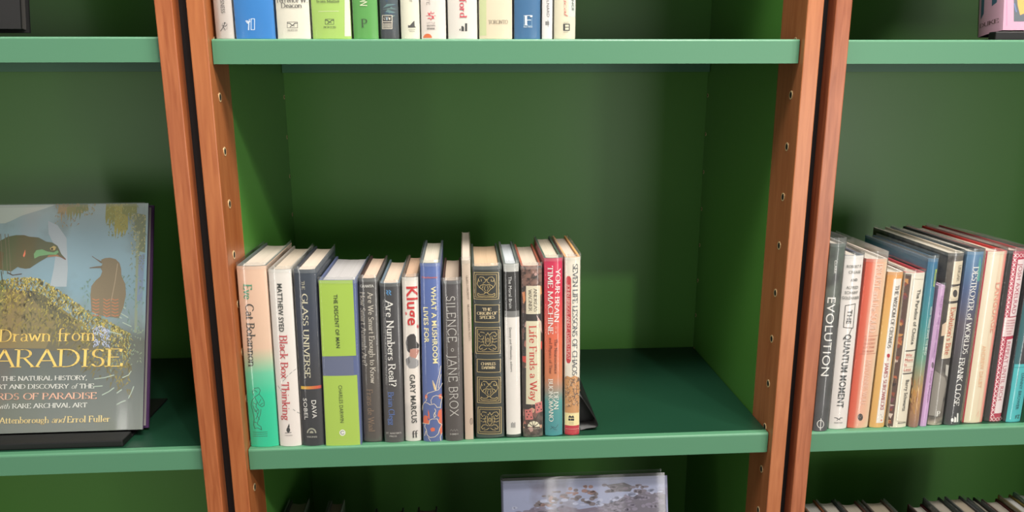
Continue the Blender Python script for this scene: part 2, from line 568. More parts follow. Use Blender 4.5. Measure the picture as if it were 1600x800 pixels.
def cover_mesh(t, h, d, b, board=0.0026):
    bm = bmesh.new()
    out = contour(t, d, b)
    k = board
    inn = [(k, d)]
    n = 14
    for i in range(n + 1):
        a = k + (t - 2 * k) * i / n
        inn.append((a, arc_y(t * i / n, t, b) + k))
    inn.append((t - k, d))
    vo = [[bm.verts.new((x, y, z)) for x, y in out] for z in (0, h)]
    vi = [[bm.verts.new((x, y, z)) for x, y in inn] for z in (0, h)]
    m = len(out)
    for i in range(m - 1):
        f = bm.faces.new((vo[0][i], vo[0][i + 1], vo[1][i + 1], vo[1][i]))
        f.smooth = 1 <= i < m - 2
        bm.faces.new((vi[0][i + 1], vi[0][i], vi[1][i], vi[1][i + 1])).material_index = 1
        bm.faces.new((vo[1][i], vo[1][i + 1], vi[1][i + 1], vi[1][i])).material_index = 1
        bm.faces.new((vo[0][i + 1], vo[0][i], vi[0][i], vi[0][i + 1])).material_index = 1
    for e in (0, m - 1):
        bm.faces.new((vo[0][e], vi[0][e], vi[1][e], vo[1][e])).material_index = 1
    bmesh.ops.recalc_face_normals(bm, faces=bm.faces[:])
    upright = set()
    for i in range(2, m - 2):
        upright.add(frozenset((vo[0][i], vo[1][i])))
    for e in bm.edges:
        e.smooth = frozenset(e.verts) in upright
    return bm_mesh('cover', bm)


def pages_mesh(t, h, d, b, board=0.0026, low=0.0032):
    bm = bmesh.new()
    k = board + 0.0003
    n = 10
    fr, bk = [], []
    for i in range(n + 1):
        a = k + (t - 2 * k) * i / n
        q = abs(2.0 * i / n - 1.0)
        fr.append((a, b * q ** 2.3 + board + 0.0004))
        bk.append((a, d - 0.0035 - 0.10 * min(t, .04) * (1 - q * q)))
    for_z = [low, h - low]
    F = [[bm.verts.new((x, y, z)) for x, y in fr] for z in for_z]
    B = [[bm.verts.new((x, y, z)) for x, y in bk] for z in for_z]
    for i in range(n):
        bm.faces.new((F[0][i], F[0][i + 1], F[1][i + 1], F[1][i]))
        bm.faces.new((B[0][i + 1], B[0][i], B[1][i], B[1][i + 1]))
        bm.faces.new((F[1][i], F[1][i + 1], B[1][i + 1], B[1][i]))
        bm.faces.new((F[0][i + 1], F[0][i], B[0][i], B[0][i + 1]))
    bm.faces.new((F[0][0], F[1][0], B[1][0], B[0][0]))
    bm.faces.new((F[0][n], B[0][n], B[1][n], F[1][n]))
    return bm_mesh('page_block', bm)


def film_mesh(t, h, d, b, seed, tall=0.0035):
    bm = bmesh.new()
    R = random.Random(seed)
    pts = contour(t, d - 0.004, b, 0.0008)
    zs = [0.0006, 0.004, h * .25, h * .5, h * .75, h - 0.004, h + 0.0006, h + tall]
    rows = []
    for z in zs:
        row = []
        for i, (x, y) in enumerate(pts):
            w = 0.0005 if z > h else 0.0
            edge = i in (0, len(pts) - 1)
            zz = z
            if z > h + 0.002:
                zz += R.uniform(-.0006, .0008)
            row.append(bm.verts.new((x + R.uniform(-w, w) * (0 if edge else 1), y + R.uniform(-w, w) * .5, zz)))
        rows.append(row)
    for r0, r1 in zip(rows, rows[1:]):
        for i in range(len(pts) - 1):
            f = bm.faces.new((r0[i], r0[i + 1], r1[i + 1], r1[i]))
            f.smooth = True
            f.material_index = 1 if r1[0].co.z > h else 0
    return bm_mesh('plastic_sleeve', bm)


def art_bm(items, fn, cols):
    """flat printed shapes, one bmesh, material slots by colour"""
    bm = bmesh.new()
    idx = {}
    lay = 0.00012
    for it in items:
        c = it[1]
        if c not in idx:
            idx[c] = len(idx)
            cols.append(c)
        mi = idx[c]
        polys = []
        if it[0] == 'C':
            # ('C', colour, seed, count, ridge, depth, radius): cloud puffs scattered below a ridge line
            R = random.Random(it[2])
            ridge, w = it[4], it[6]
            for _ in range(it[3]):
                k = R.random() * (len(ridge) - 1)
                (xa, ya), (xb, yb) = ridge[int(k)], ridge[int(k) + 1]
                x = xa + (xb - xa) * (k % 1)
                y = ya + (yb - ya) * (k % 1) - it[5] * R.random()
                rx, ry = w * R.uniform(.6, 1.5), w * R.uniform(.25, .7)
                polys.append([(x + rx * math.cos(j * math.pi / 5), y + ry * math.sin(j * math.pi / 5)) for j in range(10)])
        elif it[0] == 'R':
            # ('R', colour, seed, count, ridge, depth, width): short tufts scattered below a ridge line
            R = random.Random(it[2])
            ridge, w = it[4], it[6]
            for _ in range(it[3]):
                x = R.uniform(ridge[0][0], ridge[-1][0])
                for (xa, ya), (xb, yb) in zip(ridge, ridge[1:]):
                    if xa <= x <= xb:
                        y = ya + (yb - ya) * (x - xa) / (xb - xa)
                        break
                y -= it[5] * R.random() ** 1.4
                an = R.uniform(.6, 2.4) + math.pi
                l = w * R.uniform(1.5, 3.5)
                x2, y2 = x + l * math.cos(an), y + l * math.sin(an)
                nx, ny = -math.sin(an) * w / 2, math.cos(an) * w / 2
                polys.append([(x - nx, y - ny), (x + nx, y + ny), (x2, y2)])
        elif it[0] == 'P':
            polys = [it[2]]
        else:
            w = it[2] / 2
            pts = it[3]
            e = [(w * math.cos(k * math.pi / 3), w * math.sin(k * math.pi / 3)) for k in range(6)]
            for (x0, y0), (x1, y1) in zip(pts, pts[1:]):
                polys.append(hull([(x0 + a, y0 + b) for a, b in e] + [(x1 + a, y1 + b) for a, b in e]))
        for p in polys:
            tb = bmesh.new()
            try:
                tb.faces.new([tb.verts.new((x, y, 0)) for x, y in p])
            except ValueError:
                tb.free()
                continue
            xs = [q[0] for q in p]
            if max(xs) - min(xs) > 0.004 and it[-1] != 'flat':
                x = math.ceil(min(xs) / 0.002) * 0.002
                while x < max(xs):
                    bmesh.ops.bisect_plane(tb, geom=tb.verts[:] + tb.edges[:] + tb.faces[:], plane_co=(x, 0, 0), plane_no=(1, 0, 0))
                    x += 0.002
            vm = {v.index: None for v in tb.verts}
            tb.verts.index_update()
            vm = [bm.verts.new(fn(v.co.x, v.co.y, lay)) for v in tb.verts]
            for f in tb.faces:
                bm.faces.new([vm[v.index] for v in f.verts]).material_index = mi
            tb.free()
        lay = min(lay + 0.000004, 0.00040)
    return bm


def build_book(d, loc, rot=None, matrix=None, face='spine'):
    root = thing('book', d['label'], 'book', loc, (0, 0, 0), d.get('group'))
    if matrix is not None:
        root.matrix_world = matrix
    elif rot:
        root.rotation_euler = rot
    t, h, dep, b = d['t'], d['h'], d['d'], d.get('b', 0.003)
    nm = d['id']
    if d.get('axis') == 'X':
        jm = jacket(nm, h, d['ramp'], d.get('mode', 'LINEAR'), d.get('mottle'), 'X', t)
    elif d.get('axis') == 'Y':
        jm = jacket(nm, h, d['ramp'], d.get('mode', 'LINEAR'), d.get('mottle'), 'Y', dep)
    else:
        jm = jacket(nm, h, d['ramp'], d.get('mode', 'LINEAR'), d.get('mottle'), rough=d.get('rough', 0.45))
    board = 0.0005 if d.get('paperback') else 0.0026
    cover = link('cover', cover_mesh(t, h, dep, b, board), root, [jm, plain('board', d.get('board', (60, 62, 60)), 0.6)])
    link('page_block', pages_mesh(t, h, dep, b, board, 0.0002 if d.get('paperback') else 0.0032), root, [paper(d.get('pages', (235, 222, 205)))])
    if d.get('sleeve', True):
        link('plastic_sleeve', film_mesh(t, h, dep, b, sum(map(ord, nm)), d.get('tall', 0.0045)), root, [clear_film(), clear_film('film_folded_edge', 0.22)])

    def on_spine(a, z, eps):
        return (a, arc_y(a, t, b) - eps, z)

    def on_front(a, z, eps):
        return (t + eps, a, z)
    for fn, its in ((on_spine, d.get('items', [])), (on_front, d.get('front', []))):
        art = [i for i in its if i[0] in 'PKRC']
        if art:
            cols = []
            bm = art_bm(art, fn, cols)
            link('printed_pattern', bm_mesh('printed_pattern', bm), cover, [plain('ink', c, 0.5) for c in cols])
        for it in its:
            if it[0] == 'T':
                _, part, s, font, a0, b0, a1, b1, cap, col = it
                bm = (bend_text if fn is on_spine else lay_text)(s, font, a0, b0, a1, b1, cap, fn, 0.00050)
                link(part, bm_mesh(part, bm), cover, [plain('ink', col, 0.5)])
    return root


# ------------------------------------------------------------------ setting and bookcases
W, H, T = 0.6982, 0.51661, 0.02842          # bay width, shelf pitch, shelf lip
SY, PD, BD = 0.01087, 0.07233, 0.35595      # shelf front, stile depth, back panel
FLOOR = -1.04
M_PANEL = paint('panel_paint', (78, 134, 56), 0.38, 0.02)
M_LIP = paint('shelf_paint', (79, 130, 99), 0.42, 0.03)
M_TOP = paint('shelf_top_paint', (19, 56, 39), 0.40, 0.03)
M_BLACK = plain('black_steel', (12, 12, 13), 0.5)
M_GAP = plain('black_strip', (12, 12, 15), 0.5)
M_WOOD = [wood('cherry_%d' % i, a, b_, i + 1) for i, (a, b_) in enumerate([((176, 106, 64), (146, 78, 42)), ((172, 104, 60), (150, 82, 44)), ((178, 112, 72), (156, 90, 54)), ((174, 106, 72), (138, 76, 48))])]
M_BRASS = plain('brass', (220, 196, 150), 0.35, 0.2)
M_HOLE = plain('hole', (10, 8, 6), 0.8)

fl = box_obj('floor', -6, 7, -8, 0.9, FLOOR - 0.05, FLOOR, paint('floor_paint', (112, 106, 98), 0.6, 0.01))
fl['kind'] = 'structure'
wl = box_obj('wall_back', -6, 7, 0.9, 1.0, FLOOR, 2.1, paint('wall_paint', (206, 202, 192), 0.8, 0.01))
wl['kind'] = 'structure'


def shelf(x0, x1, z, label, group):
    root = thing('shelf', label, 'shelf', ((x0 + x1) / 2, SY, z), (0, 0, 0), group)
    hw = (x1 - x0) / 2 - 0.0012
    dp = BD - SY - 0.001
    r = 0.0028
    lip = [(0.0, -T), (0.0, -r)] + [(r - r * math.cos(a * math.pi / 8), -r + r * math.sin(a * math.pi / 8)) for a in (1, 2, 3)] + [(r, 0.0), (0.010, 0.0), (0.010, -0.016), (0.006, -0.016), (0.006, -T)]
    bm = bmesh.new()
    sweep_profile(bm, lip, -hw, hw)
    bmesh.ops.recalc_face_normals(bm, faces=bm.faces[:])
    link('front_lip', bm_mesh('front_lip', bm), root, [M_LIP])
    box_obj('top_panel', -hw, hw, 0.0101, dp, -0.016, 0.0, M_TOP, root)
    box_obj('rear_lip', -hw, hw, dp - 0.012, dp, -0.0320, -0.0161, M_LIP, root)
    return root


def socket(x, y, z, s, mat, parent, r=0.0044):
    """brass-lined peg hole on a stile's inner face; s = +1 faces +x"""
    bm = bmesh.new()
    n = 14
    rings = [(r, 0.0), (r, 0.0006), (r * .72, 0.0006), (r * .66, -0.0015)]
    vs = [[bm.verts.new((x + s * dx, y + rr * math.cos(2 * math.pi * i / n), z + 1.25 * rr * math.sin(2 * math.pi * i / n))) for i in range(n)] for rr, dx in rings]
    for a, b_ in zip(vs, vs[1:]):
        for i in range(n):
            bm.faces.new((a[i], a[(i + 1) % n], b_[(i + 1) % n], b_[i]))
    f = bm.faces.new(vs[2])
    f.material_index = 1
    bmesh.ops.recalc_face_normals(bm, faces=bm.faces[:])
    return link('peg_socket', bm_mesh('peg_socket', bm), parent, [mat, M_HOLE])


ZB, ZT = FLOOR, 1.62


def bookcase(x0, label, wl_, wr_, pegs=False):
    """one unit: wooden stiles in front, painted side panels and a painted back"""
    root = thing('bookcase', label, 'bookcase', (x0 + W / 2, 0, FLOOR), (0, 0, 0), 'green bookcases side by side')
    ox, oz = x0 + W / 2, FLOOR
    pw = 0.0200

    def local(o):
        o.parent = root
        o.location = (-ox, 0, -oz)
        return o
    for s, xa, xb, m in ((-1, x0 - pw, x0, wl_), (1, x0 + W, x0 + W + pw, wr_)):
        st = local(box_obj('stile', xa, xb, 0.0, PD, ZB, ZT, m, None, 0.0012))
        local(box_obj('side_panel', xa, xb, PD, BD, ZB, ZT, M_PANEL, None))
        if pegs:
            xi = x0 if s < 0 else x0 + W
            for k in range(-1, 10):
                z = -0.0625 + 0.0641 * (k if k >= 0 else k)
                if z < -0.2 or z > 0.55:
                    continue
                socket(xi, 0.0262, z, -s, M_BRASS, st)
                o = socket(xi, 0.350, z - 0.004, -s, M_BRASS, root, 0.0026)
                o.location = (-ox, 0, -oz)
    local(box_obj('back_panel', x0 - pw, x0 + W + pw, BD + 0.0002, BD + 0.012, ZB, ZT, M_PANEL, None))
    local(box_obj('shading_shelf', x0, x0 + W, 0.012, BD, 0.808, 0.836, M_LIP, None))  # unseen shelf added overhead to keep the top compartments dark
    local(box_obj('plinth', x0, x0 + W, 0.05, 0.065, ZB, ZB + 0.09, M_PANEL, None))
    return root


XL, XM, XR = -0.05499 - W, 0.0, 0.75281
bookcase(XL, 'green bookcase with reddish wooden stiles holding the bird book, left of the full middle bay', M_WOOD[0], M_WOOD[0])
bookcase(XM, 'green middle bookcase with reddish wooden stiles and peg holes inside them', M_WOOD[1], M_WOOD[2], True)
bookcase(XR, 'green bookcase with reddish wooden stiles at the right, tightly filled with wrapped hardbacks', M_WOOD[3], M_WOOD[3])
for xa, xb, lb in ((-0.0349, -0.0202, 'black filler strip between left and middle bookcase stiles'), (0.7184, 0.7326, 'black filler strip between middle and right bookcase stiles')):
    tag(box_obj('filler_strip', xa, xb, 0.0195, 0.034, ZB, ZT, M_GAP), lb, 'filler strip')

sg = 'green painted shelves'
shelf(XL, XL + W, 0.0031, 'green shelf carrying the tilted bird book on its black stand', sg)
shelf(XL, XL + W, H + 0.0022, 'green shelf above the tilted bird book, with a black hardback on it', sg)
shelf(XM, XM + W, 0.0, 'green shelf with fifteen spines and an empty right end', sg)
shelf(XM, XM + W, H, 'green shelf at the top of the middle bay under pale and blue spines', sg)
shelf(XM, XM + W, -0.384, 'green shelf low in the middle bay under the cloud picture book', sg)
shelf(XR, XR + W, -0.0018, 'green shelf of the right bay under the long packed row of spines', sg)
shelf(XR, XR + W, H - 0.0006, 'green shelf of the right bay under the pink book', sg)
shelf(XR, XR + W, -0.448, 'green shelf at the bottom right under books seen only from above', sg)


def stand(loc, w, tilt, ledge_h, label, ledge_d, py, base_d=0.15):
    """black display stand: a thick ledge in front, a foot plate and a raked back plate"""
    r = thing('display_stand', label, 'book stand', loc, (0, 0, 0), 'black display stands')
    box_obj('ledge', 0, w, 0.0, ledge_d, 0.0, ledge_h, M_BLACK, r, 0.0015)
    box_obj('foot_plate', 0.0, w, ledge_d, base_d, 0.0, 0.003, M_BLACK, r, 0.0008)
    bm = bmesh.new()
    bx(bm, w * .2, w * .8, 0, 0.003, 0, 0.16)
    o = link('back_plate', bm_mesh('back_plate', bm), r, [M_BLACK])
    o.location = (0, py, 0.003)
    o.rotation_euler = (-tilt, 0, 0)
    return r


def bookend():
    r = thing('bookend', 'black sheet steel bookend leaning against the last cream spine', 'bookend', (0.4395, 0.035, 0.0))
    prof = [(0.002, 0.052), (0.006, 0.046), (0.016, 0.030), (0.0255, 0.0135), (0.0272, 0.0085), (0.0262, 0.0052), (0.0235, 0.0040), (0.012, 0.0028), (0.004, 0.0006), (0.001, 0.0006)]
    bm = bmesh.new()
    ys = [0.0, 0.05, 0.10, 0.15]
    th = 0.0009
    rows = []
    for y in ys:
        k = y / 0.15
        row = []
        for i, (x, z) in enumerate(prof):
            row.append(bm.verts.new((x - 0.004 * k * (z > .02), y + 0.01 * k, z)))
        rows.append(row)
    for a, b_ in zip(rows, rows[1:]):
        for i in range(len(prof) - 1):
            bm.faces.new((a[i], a[i + 1], b_[i + 1], b_[i])).smooth = True
    me = bm_mesh('bent_sheet', bm)
    o = link('bent_sheet', me, r, [M_BLACK])
    md = o.modifiers.new('thick', 'SOLIDIFY')
    md.thickness = th
    md.offset = -1
    # a stiffening web under the sheet, set back from its front edge
    bm = bmesh.new()
    lo = [bm.verts.new(p) for p in ((0.0015, 0.022, 0.002), (0.0245, 0.022, 0.0052), (0.0245, 0.022, 0.0125), (0.0015, 0.022, 0.046))]
    bm.faces.new(lo)
    g = bmesh.ops.extrude_face_region(bm, geom=bm.faces[:])
    bmesh.ops.translate(bm, verts=[v for v in g['geom'] if isinstance(v, bmesh.types.BMVert)], vec=(0, 0.003, 0))
    bmesh.ops.recalc_face_normals(bm, faces=bm.faces[:])
    link('web', bm_mesh('web', bm), r, [M_BLACK])
    return r


bookend()


# ------------------------------------------------------------------ books (sizes in metres, lettering in spine coordinates)
BOOKS = [
({'id':'peach_teal','label':'thick peach hardback fading to teal at its foot, first book by the left stile','group':'hardback spines on the middle shelf','t':.03617,'h':.24478,'d':.14262,'ramp':[(0,(30,200,152)),(.3,(34,204,156)),(.42,(110,206,165)),(.56,(232,196,168)),(1,(240,200,172))],'board':(88,98,96),'pages':(205,194,180),'items':[('T','title_lettering','Eve','serif',.01251,.22085,.01153,.20239,.01019,(66,160,122)),('T','author_lettering','Cat Bohannon','serif',.01299,.19533,.01054,.11268,.00986,(62,64,60)),('K',(50,110,90),.00081,[(.00886,.07285),(.00763,.0782),(.01118,.08254),(.01611,.08332),(.01829,.07972),(.01629,.07445),(.01029,.07015),(.00672,.06578),(.00458,.0587),(.00581,.0533)]),('K',(50,110,90),.00081,[(.01029,.07015),(.0131,.06385),(.01096,.05675),(.01465,.05128),(.0117,.04417),(.01458,.03868)]),('K',(50,110,90),.00081,[(.01629,.07445),(.01998,.06903),(.02205,.06363),(.02168,.05827),(.01829,.05657),(.01447,.06024),(.01241,.06565)]),('K',(50,110,90),.00081,[(.01823,.06729),(.01541,.062)]),('K',(50,110,90),.00081,[(.0203,.06188),(.01685,.05929)]),('K',(50,110,90),.00082,[(.00581,.0533),(.00692,.04609),(.00722,.03888),(.00588,.03168),(.00713,.02621),(.01129,.02701),(.01603,.02415),(.01552,.02871),(.01086,.03245),(.01295,.03873),(.01591,.04586),(.01723,.05301)]),('K',(50,110,90),.00082,[(.00989,.05319),(.01264,.04594),(.00974,.03971)]),('K',(50,110,90),.00081,[(.00809,.06218),(.01122,.06032)]),('K',(50,110,90),.00082,[(.00696,.03527),(.01017,.03428)]),('K',(50,110,90),.00081,[(.01099,.07989),(.01405,.07716)]),('K',(50,110,90),.00081,[(.00702,.05864),(.00963,.04961),(.01397,.05309)]),('K',(50,110,90),.00066,[(.00428,.02084),(.02324,.02123)]),('K',(50,110,90),.00066,[(.00407,.01802),(.02304,.01841)]),('K',(50,110,90),.00066,[(.00385,.01502),(.02284,.0154)])]}, (.0022,.01746,.0004), (0,.00689,0)),
({'id':'white_red_title','label':'white hardback with a red serif title and condensed black author name','group':'hardback spines on the middle shelf','t':.02786,'h':.23976,'d':.14188,'ramp':[(0,(240,230,222)),(1,(236,230,222))],'board':(150,145,138),'pages':(195,182,165),'items':[('T','author_lettering','MATTHEW SYED','black',.01345,.22184,.0124,.15869,.0063,(56,60,56)),('T','title_lettering','Black Box Thinking','serif',.01358,.15311,.01102,.03739,.00928,(200,70,76)),('P',(60,60,60),[(.01479,.02324),(.01464,.02482),(.01403,.0261),(.01308,.02683),(.01198,.02686),(.01095,.02618),(.01019,.02493),(.00985,.02336),(.01,.02178),(.01061,.02049),(.01156,.01977),(.01266,.01974),(.01369,.02042),(.01445,.02167)]),('K',(60,60,60),.00099,[(.00825,.01885),(.01573,.01957)]),('P',(60,60,60),[(.01122,.02697),(.01401,.03234),(.01451,.02688)]),('T','publisher_lettering','VIKING','sans',.00723,.01568,.01717,.01588,.00165,(110,110,110)),('K',(120,125,120),.00065,[(.02656,.10695),(.02362,.10525)]),('K',(120,125,120),.00065,[(.02149,.10354),(.0185,.10096)]),('K',(120,125,120),.00065,[(.00247,.08453),(.00468,.08095)]),('K',(120,125,120),.00065,[(.00579,.07915),(.00766,.07645)]),('K',(120,125,120),.00065,[(.0094,.09146),(.01199,.09405)]),('K',(120,125,120),.00065,[(.01378,.09666),(.01637,.09924)]),('K',(120,125,120),.00066,[(.02011,.05206),(.02244,.04976)]),('K',(120,125,120),.00066,[(.02478,.04745),(.02873,.04466)])]}, (.04027,.01676,.0004), (0,.00942,0)),
({'id':'navy_stripe','label':'dark navy hardback with pale serif capitals and an orange red stripe','group':'hardback spines on the middle shelf','t':.02771,'h':.23916,'d':.14274,'ramp':[(0,(44,46,50)),(.4,(52,52,58)),(.75,(50,58,76)),(1,(56,66,80))],'board':(52,56,66),'pages':(207,193,177),'items':[('T','title_lettering','THE','serif',.01135,.2247,.01139,.21406,.00355,(200,195,170)),('T','title_lettering','GLASS UNIVERSE','serif',.01252,.20796,.01119,.09624,.00681,(226,220,190)),('P',(225,190,70),[(.00162,.08374),(.00447,.0837),(.00427,.07954),(.00141,.07958)]),('P',(223,176,68),[(.00439,.08383),(.00725,.08379),(.00705,.07963),(.00419,.07967)]),('P',(221,162,66),[(.00717,.08393),(.01003,.08389),(.00983,.07972),(.00697,.07976)]),('P',(219,148,64),[(.00995,.08402),(.01281,.08398),(.01261,.07982),(.00975,.07986)]),('P',(217,134,62),[(.01273,.08412),(.01559,.08408),(.0154,.07991),(.01254,.07995)]),('P',(215,120,60),[(.01551,.08421),(.01837,.08417),(.01818,.08001),(.01532,.08005)]),('P',(213,106,58),[(.0183,.08431),(.02115,.08427),(.02097,.0801),(.01811,.08014)]),('P',(211,92,56),[(.02108,.0844),(.02394,.08436),(.02375,.08019),(.02089,.08023)]),('P',(209,78,54),[(.02386,.0845),(.02672,.08446),(.02654,.08029),(.02368,.08033)]),('P',(207,64,52),[(.02665,.08459),(.02751,.08455),(.02751,.08038),(.02647,.08042)]),('T','author_lettering','DAVA','sans',.01748,.06456,.01782,.03955,.00615,(245,243,236)),('T','author_lettering','SOBEL','sans',.00612,.06723,.00674,.03739,.00508,(245,243,236)),('P',(170,170,150),[(.01867,.01808),(.01859,.01971),(.0182,.02126),(.01752,.02265),(.01659,.02383),(.01545,.02471),(.01417,.02528),(.01279,.02548),(.01141,.02533),(.01007,.02481),(.00885,.02397),(.00782,.02283),(.00701,.02146),(.00648,.01993),(.00625,.01831)]),('P',(60,62,66),[(.01701,.01811),(.01695,.01933),(.01667,.0205),(.01617,.02154),(.01549,.02242),(.01466,.02309),(.01372,.02351),(.01271,.02366),(.01169,.02354),(.01071,.02316),(.00982,.02252),(.00906,.02167),(.00846,.02065),(.00807,.0195),(.0079,.01828)]),('P',(170,170,150),[(.01494,.01815),(.01491,.01886),(.01476,.01954),(.01449,.02015),(.01412,.02066),(.01367,.02105),(.01315,.0213),(.0126,.02139),(.01205,.02132),(.01151,.02109),(.01102,.02072),(.01061,.02022),(.01028,.01962),(.01007,.01895),(.00997,.01824)]),('T','publisher_lettering','VIKING','bold',.00599,.01302,.01928,.01313,.00216,(190,190,180))]}, (.07003,.01596,.0004), (0,.01606,0)),
({'id':'lime_blue_band','label':'broad lime green spine with one slate blue band across it','group':'hardback spines on the middle shelf','t':.04664,'h':.2255,'d':.13562,'ramp':[(0,(92,104,150)),(1,(92,106,152))],'board':(86,96,130),'pages':(177,174,174),'items':[('P',(172,206,78),[(.0002,.22548),(.04229,.2258),(.04347,.1252),(.0002,.12449)]),('P',(176,208,84),[(.0002,.09782),(.04377,.09864),(.04489,.00027),(.0002,-.00028)]),('P',(104,112,140),[(.0002,.12406),(.03978,.12454),(.03974,.09824),(.0002,.09782)]),('T','title_lettering','THE DESCENT OF MAN','bold',.0204,.20726,.02135,.13617,.00501,(52,66,26)),('T','author_lettering','CHARLES DARWIN','sans',.022,.08501,.02259,.03287,.005,(64,80,40)),('P',(238,240,228),[(.02639,.01823),(.02606,.02014),(.02501,.02168),(.02344,.02256),(.02166,.02258),(.02003,.02177),(.01887,.02026),(.0184,.01837),(.01873,.01646),(.01978,.01491),(.02135,.01404),(.02313,.01401),(.02476,.01483),(.02593,.01634)]),('K',(70,76,60),.00075,[(.02417,.01986),(.02301,.02068),(.02162,.02059),(.02052,.01961),(.02015,.01812),(.02065,.0167),(.02182,.0159),(.02322,.01603),(.0243,.01703)]),('K',(190,205,110),.00058,[(.01346,.00865),(.03015,.00873)])],'b':.0012}, (.10046,.0146,.0004), (0,.01757,0)),
({'id':'taupe_two_lines','label':'grey brown hardback whose long title runs in two parallel lines','group':'hardback spines on the middle shelf','t':.02349,'h':.22481,'d':.13162,'ramp':[(0,(82,74,70)),(.5,(84,78,72)),(1,(78,76,74))],'board':(58,40,38),'pages':(205,180,160),'items':[('T','publisher_lettering','GRANTA','serifb',.00191,.21492,.0185,.21517,.00338,(225,222,215)),('T','title_lettering','Are We Smart Enough to Know','serif',.01421,.2065,.01459,.08384,.00646,(212,204,190)),('T','title_lettering','How Smart Animals Are?','serif',.00413,.20656,.00422,.10756,.00605,(206,196,180)),('T','author_lettering','Frans de Waal','serif',.00941,.0745,.01055,.01491,.00748,(140,116,96))]}, (.14952,.02197,.0004), (0,.01521,0)),
({'id':'charcoal_blue_mark','label':'charcoal hardback with a small bright blue mark above white title','group':'hardback spines on the middle shelf','t':.02485,'h':.21889,'d':.13411,'ramp':[(0,(78,74,74)),(.4,(70,67,68)),(1,(58,58,62))],'board':(96,112,124),'pages':(205,184,165),'items':[('K',(84,156,214),.00121,[(.00829,.20994),(.01025,.20824),(.00819,.20657),(.01013,.20402)]),('K',(84,156,214),.00121,[(.01167,.20991),(.01364,.20821),(.01157,.20654),(.01352,.20399)]),('T','title_lettering','Are Numbers Real?','serif',.01111,.19589,.01259,.07966,.00889,(245,243,236)),('T','subtitle_lettering','The Uncanny Relationship of Mathematics and the Physical World','serif',.00364,.19732,.00437,.0825,.00226,(150,148,146)),('T','author_lettering','Brian Clegg','serif',.00969,.07129,.01025,.02535,.00715,(92,122,186)),('T','publisher_lettering',"ST. MARTIN'S",'serif',.00165,.01332,.02189,.01331,.00219,(210,205,198)),('T','publisher_lettering','PRESS','serif',.00659,.00905,.01587,.00911,.00202,(210,205,198))]}, (.17741,.01814,.0004), (0,.01102,0)),
({'id':'white_red_slab','label':'narrow white hardback with a big red slab title and a hatted head','group':'hardback spines on the middle shelf','t':.02066,'h':.22585,'d':.1287,'ramp':[(0,(226,218,210)),(.22,(224,216,208)),(.25,(240,230,220)),(1,(240,232,220))],'board':(96,82,72),'pages':(193,161,135),'items':[('T','title_lettering','Kluge','black',.0128,.2139,.01376,.16222,.01418,(208,44,46)),('T','title_lettering','*','bold',.01811,.16261,.01818,.15741,.00492,(208,60,60)),('P',(58,54,54),[(.00326,.13845),(.00507,.14627),(.00926,.15014),(.0142,.15052),(.01658,.14614),(.01688,.14003),(.02046,.13474),(.0196,.13036),(.01217,.13046),(.00792,.12437),(.00469,.12792)]),('P',(196,140,124),[(.00885,.12962),(.01712,.13039),(.02036,.12684),(.01863,.12246),(.01605,.11721),(.01024,.1164),(.00784,.12085)]),('P',(158,156,156),[(.00277,.11562),(.00783,.11997),(.01439,.11723),(.0193,.11363),(.01918,.10654),(.01413,.10307),(.00749,.10316),(.00343,.10766)]),('P',(120,118,118),[(.00277,.11562),(.00698,.1191),(.00849,.11201),(.00507,.10675)]),('T','author_lettering','GARY MARCUS','black',.01098,.09484,.01253,.02626,.00716,(62,64,62)),('T','publisher_mark','ff','serifb',.00942,.00989,.01604,.01003,.00933,(60,60,58))]}, (.20446,.02007,.0004), (0,.01348,0)),
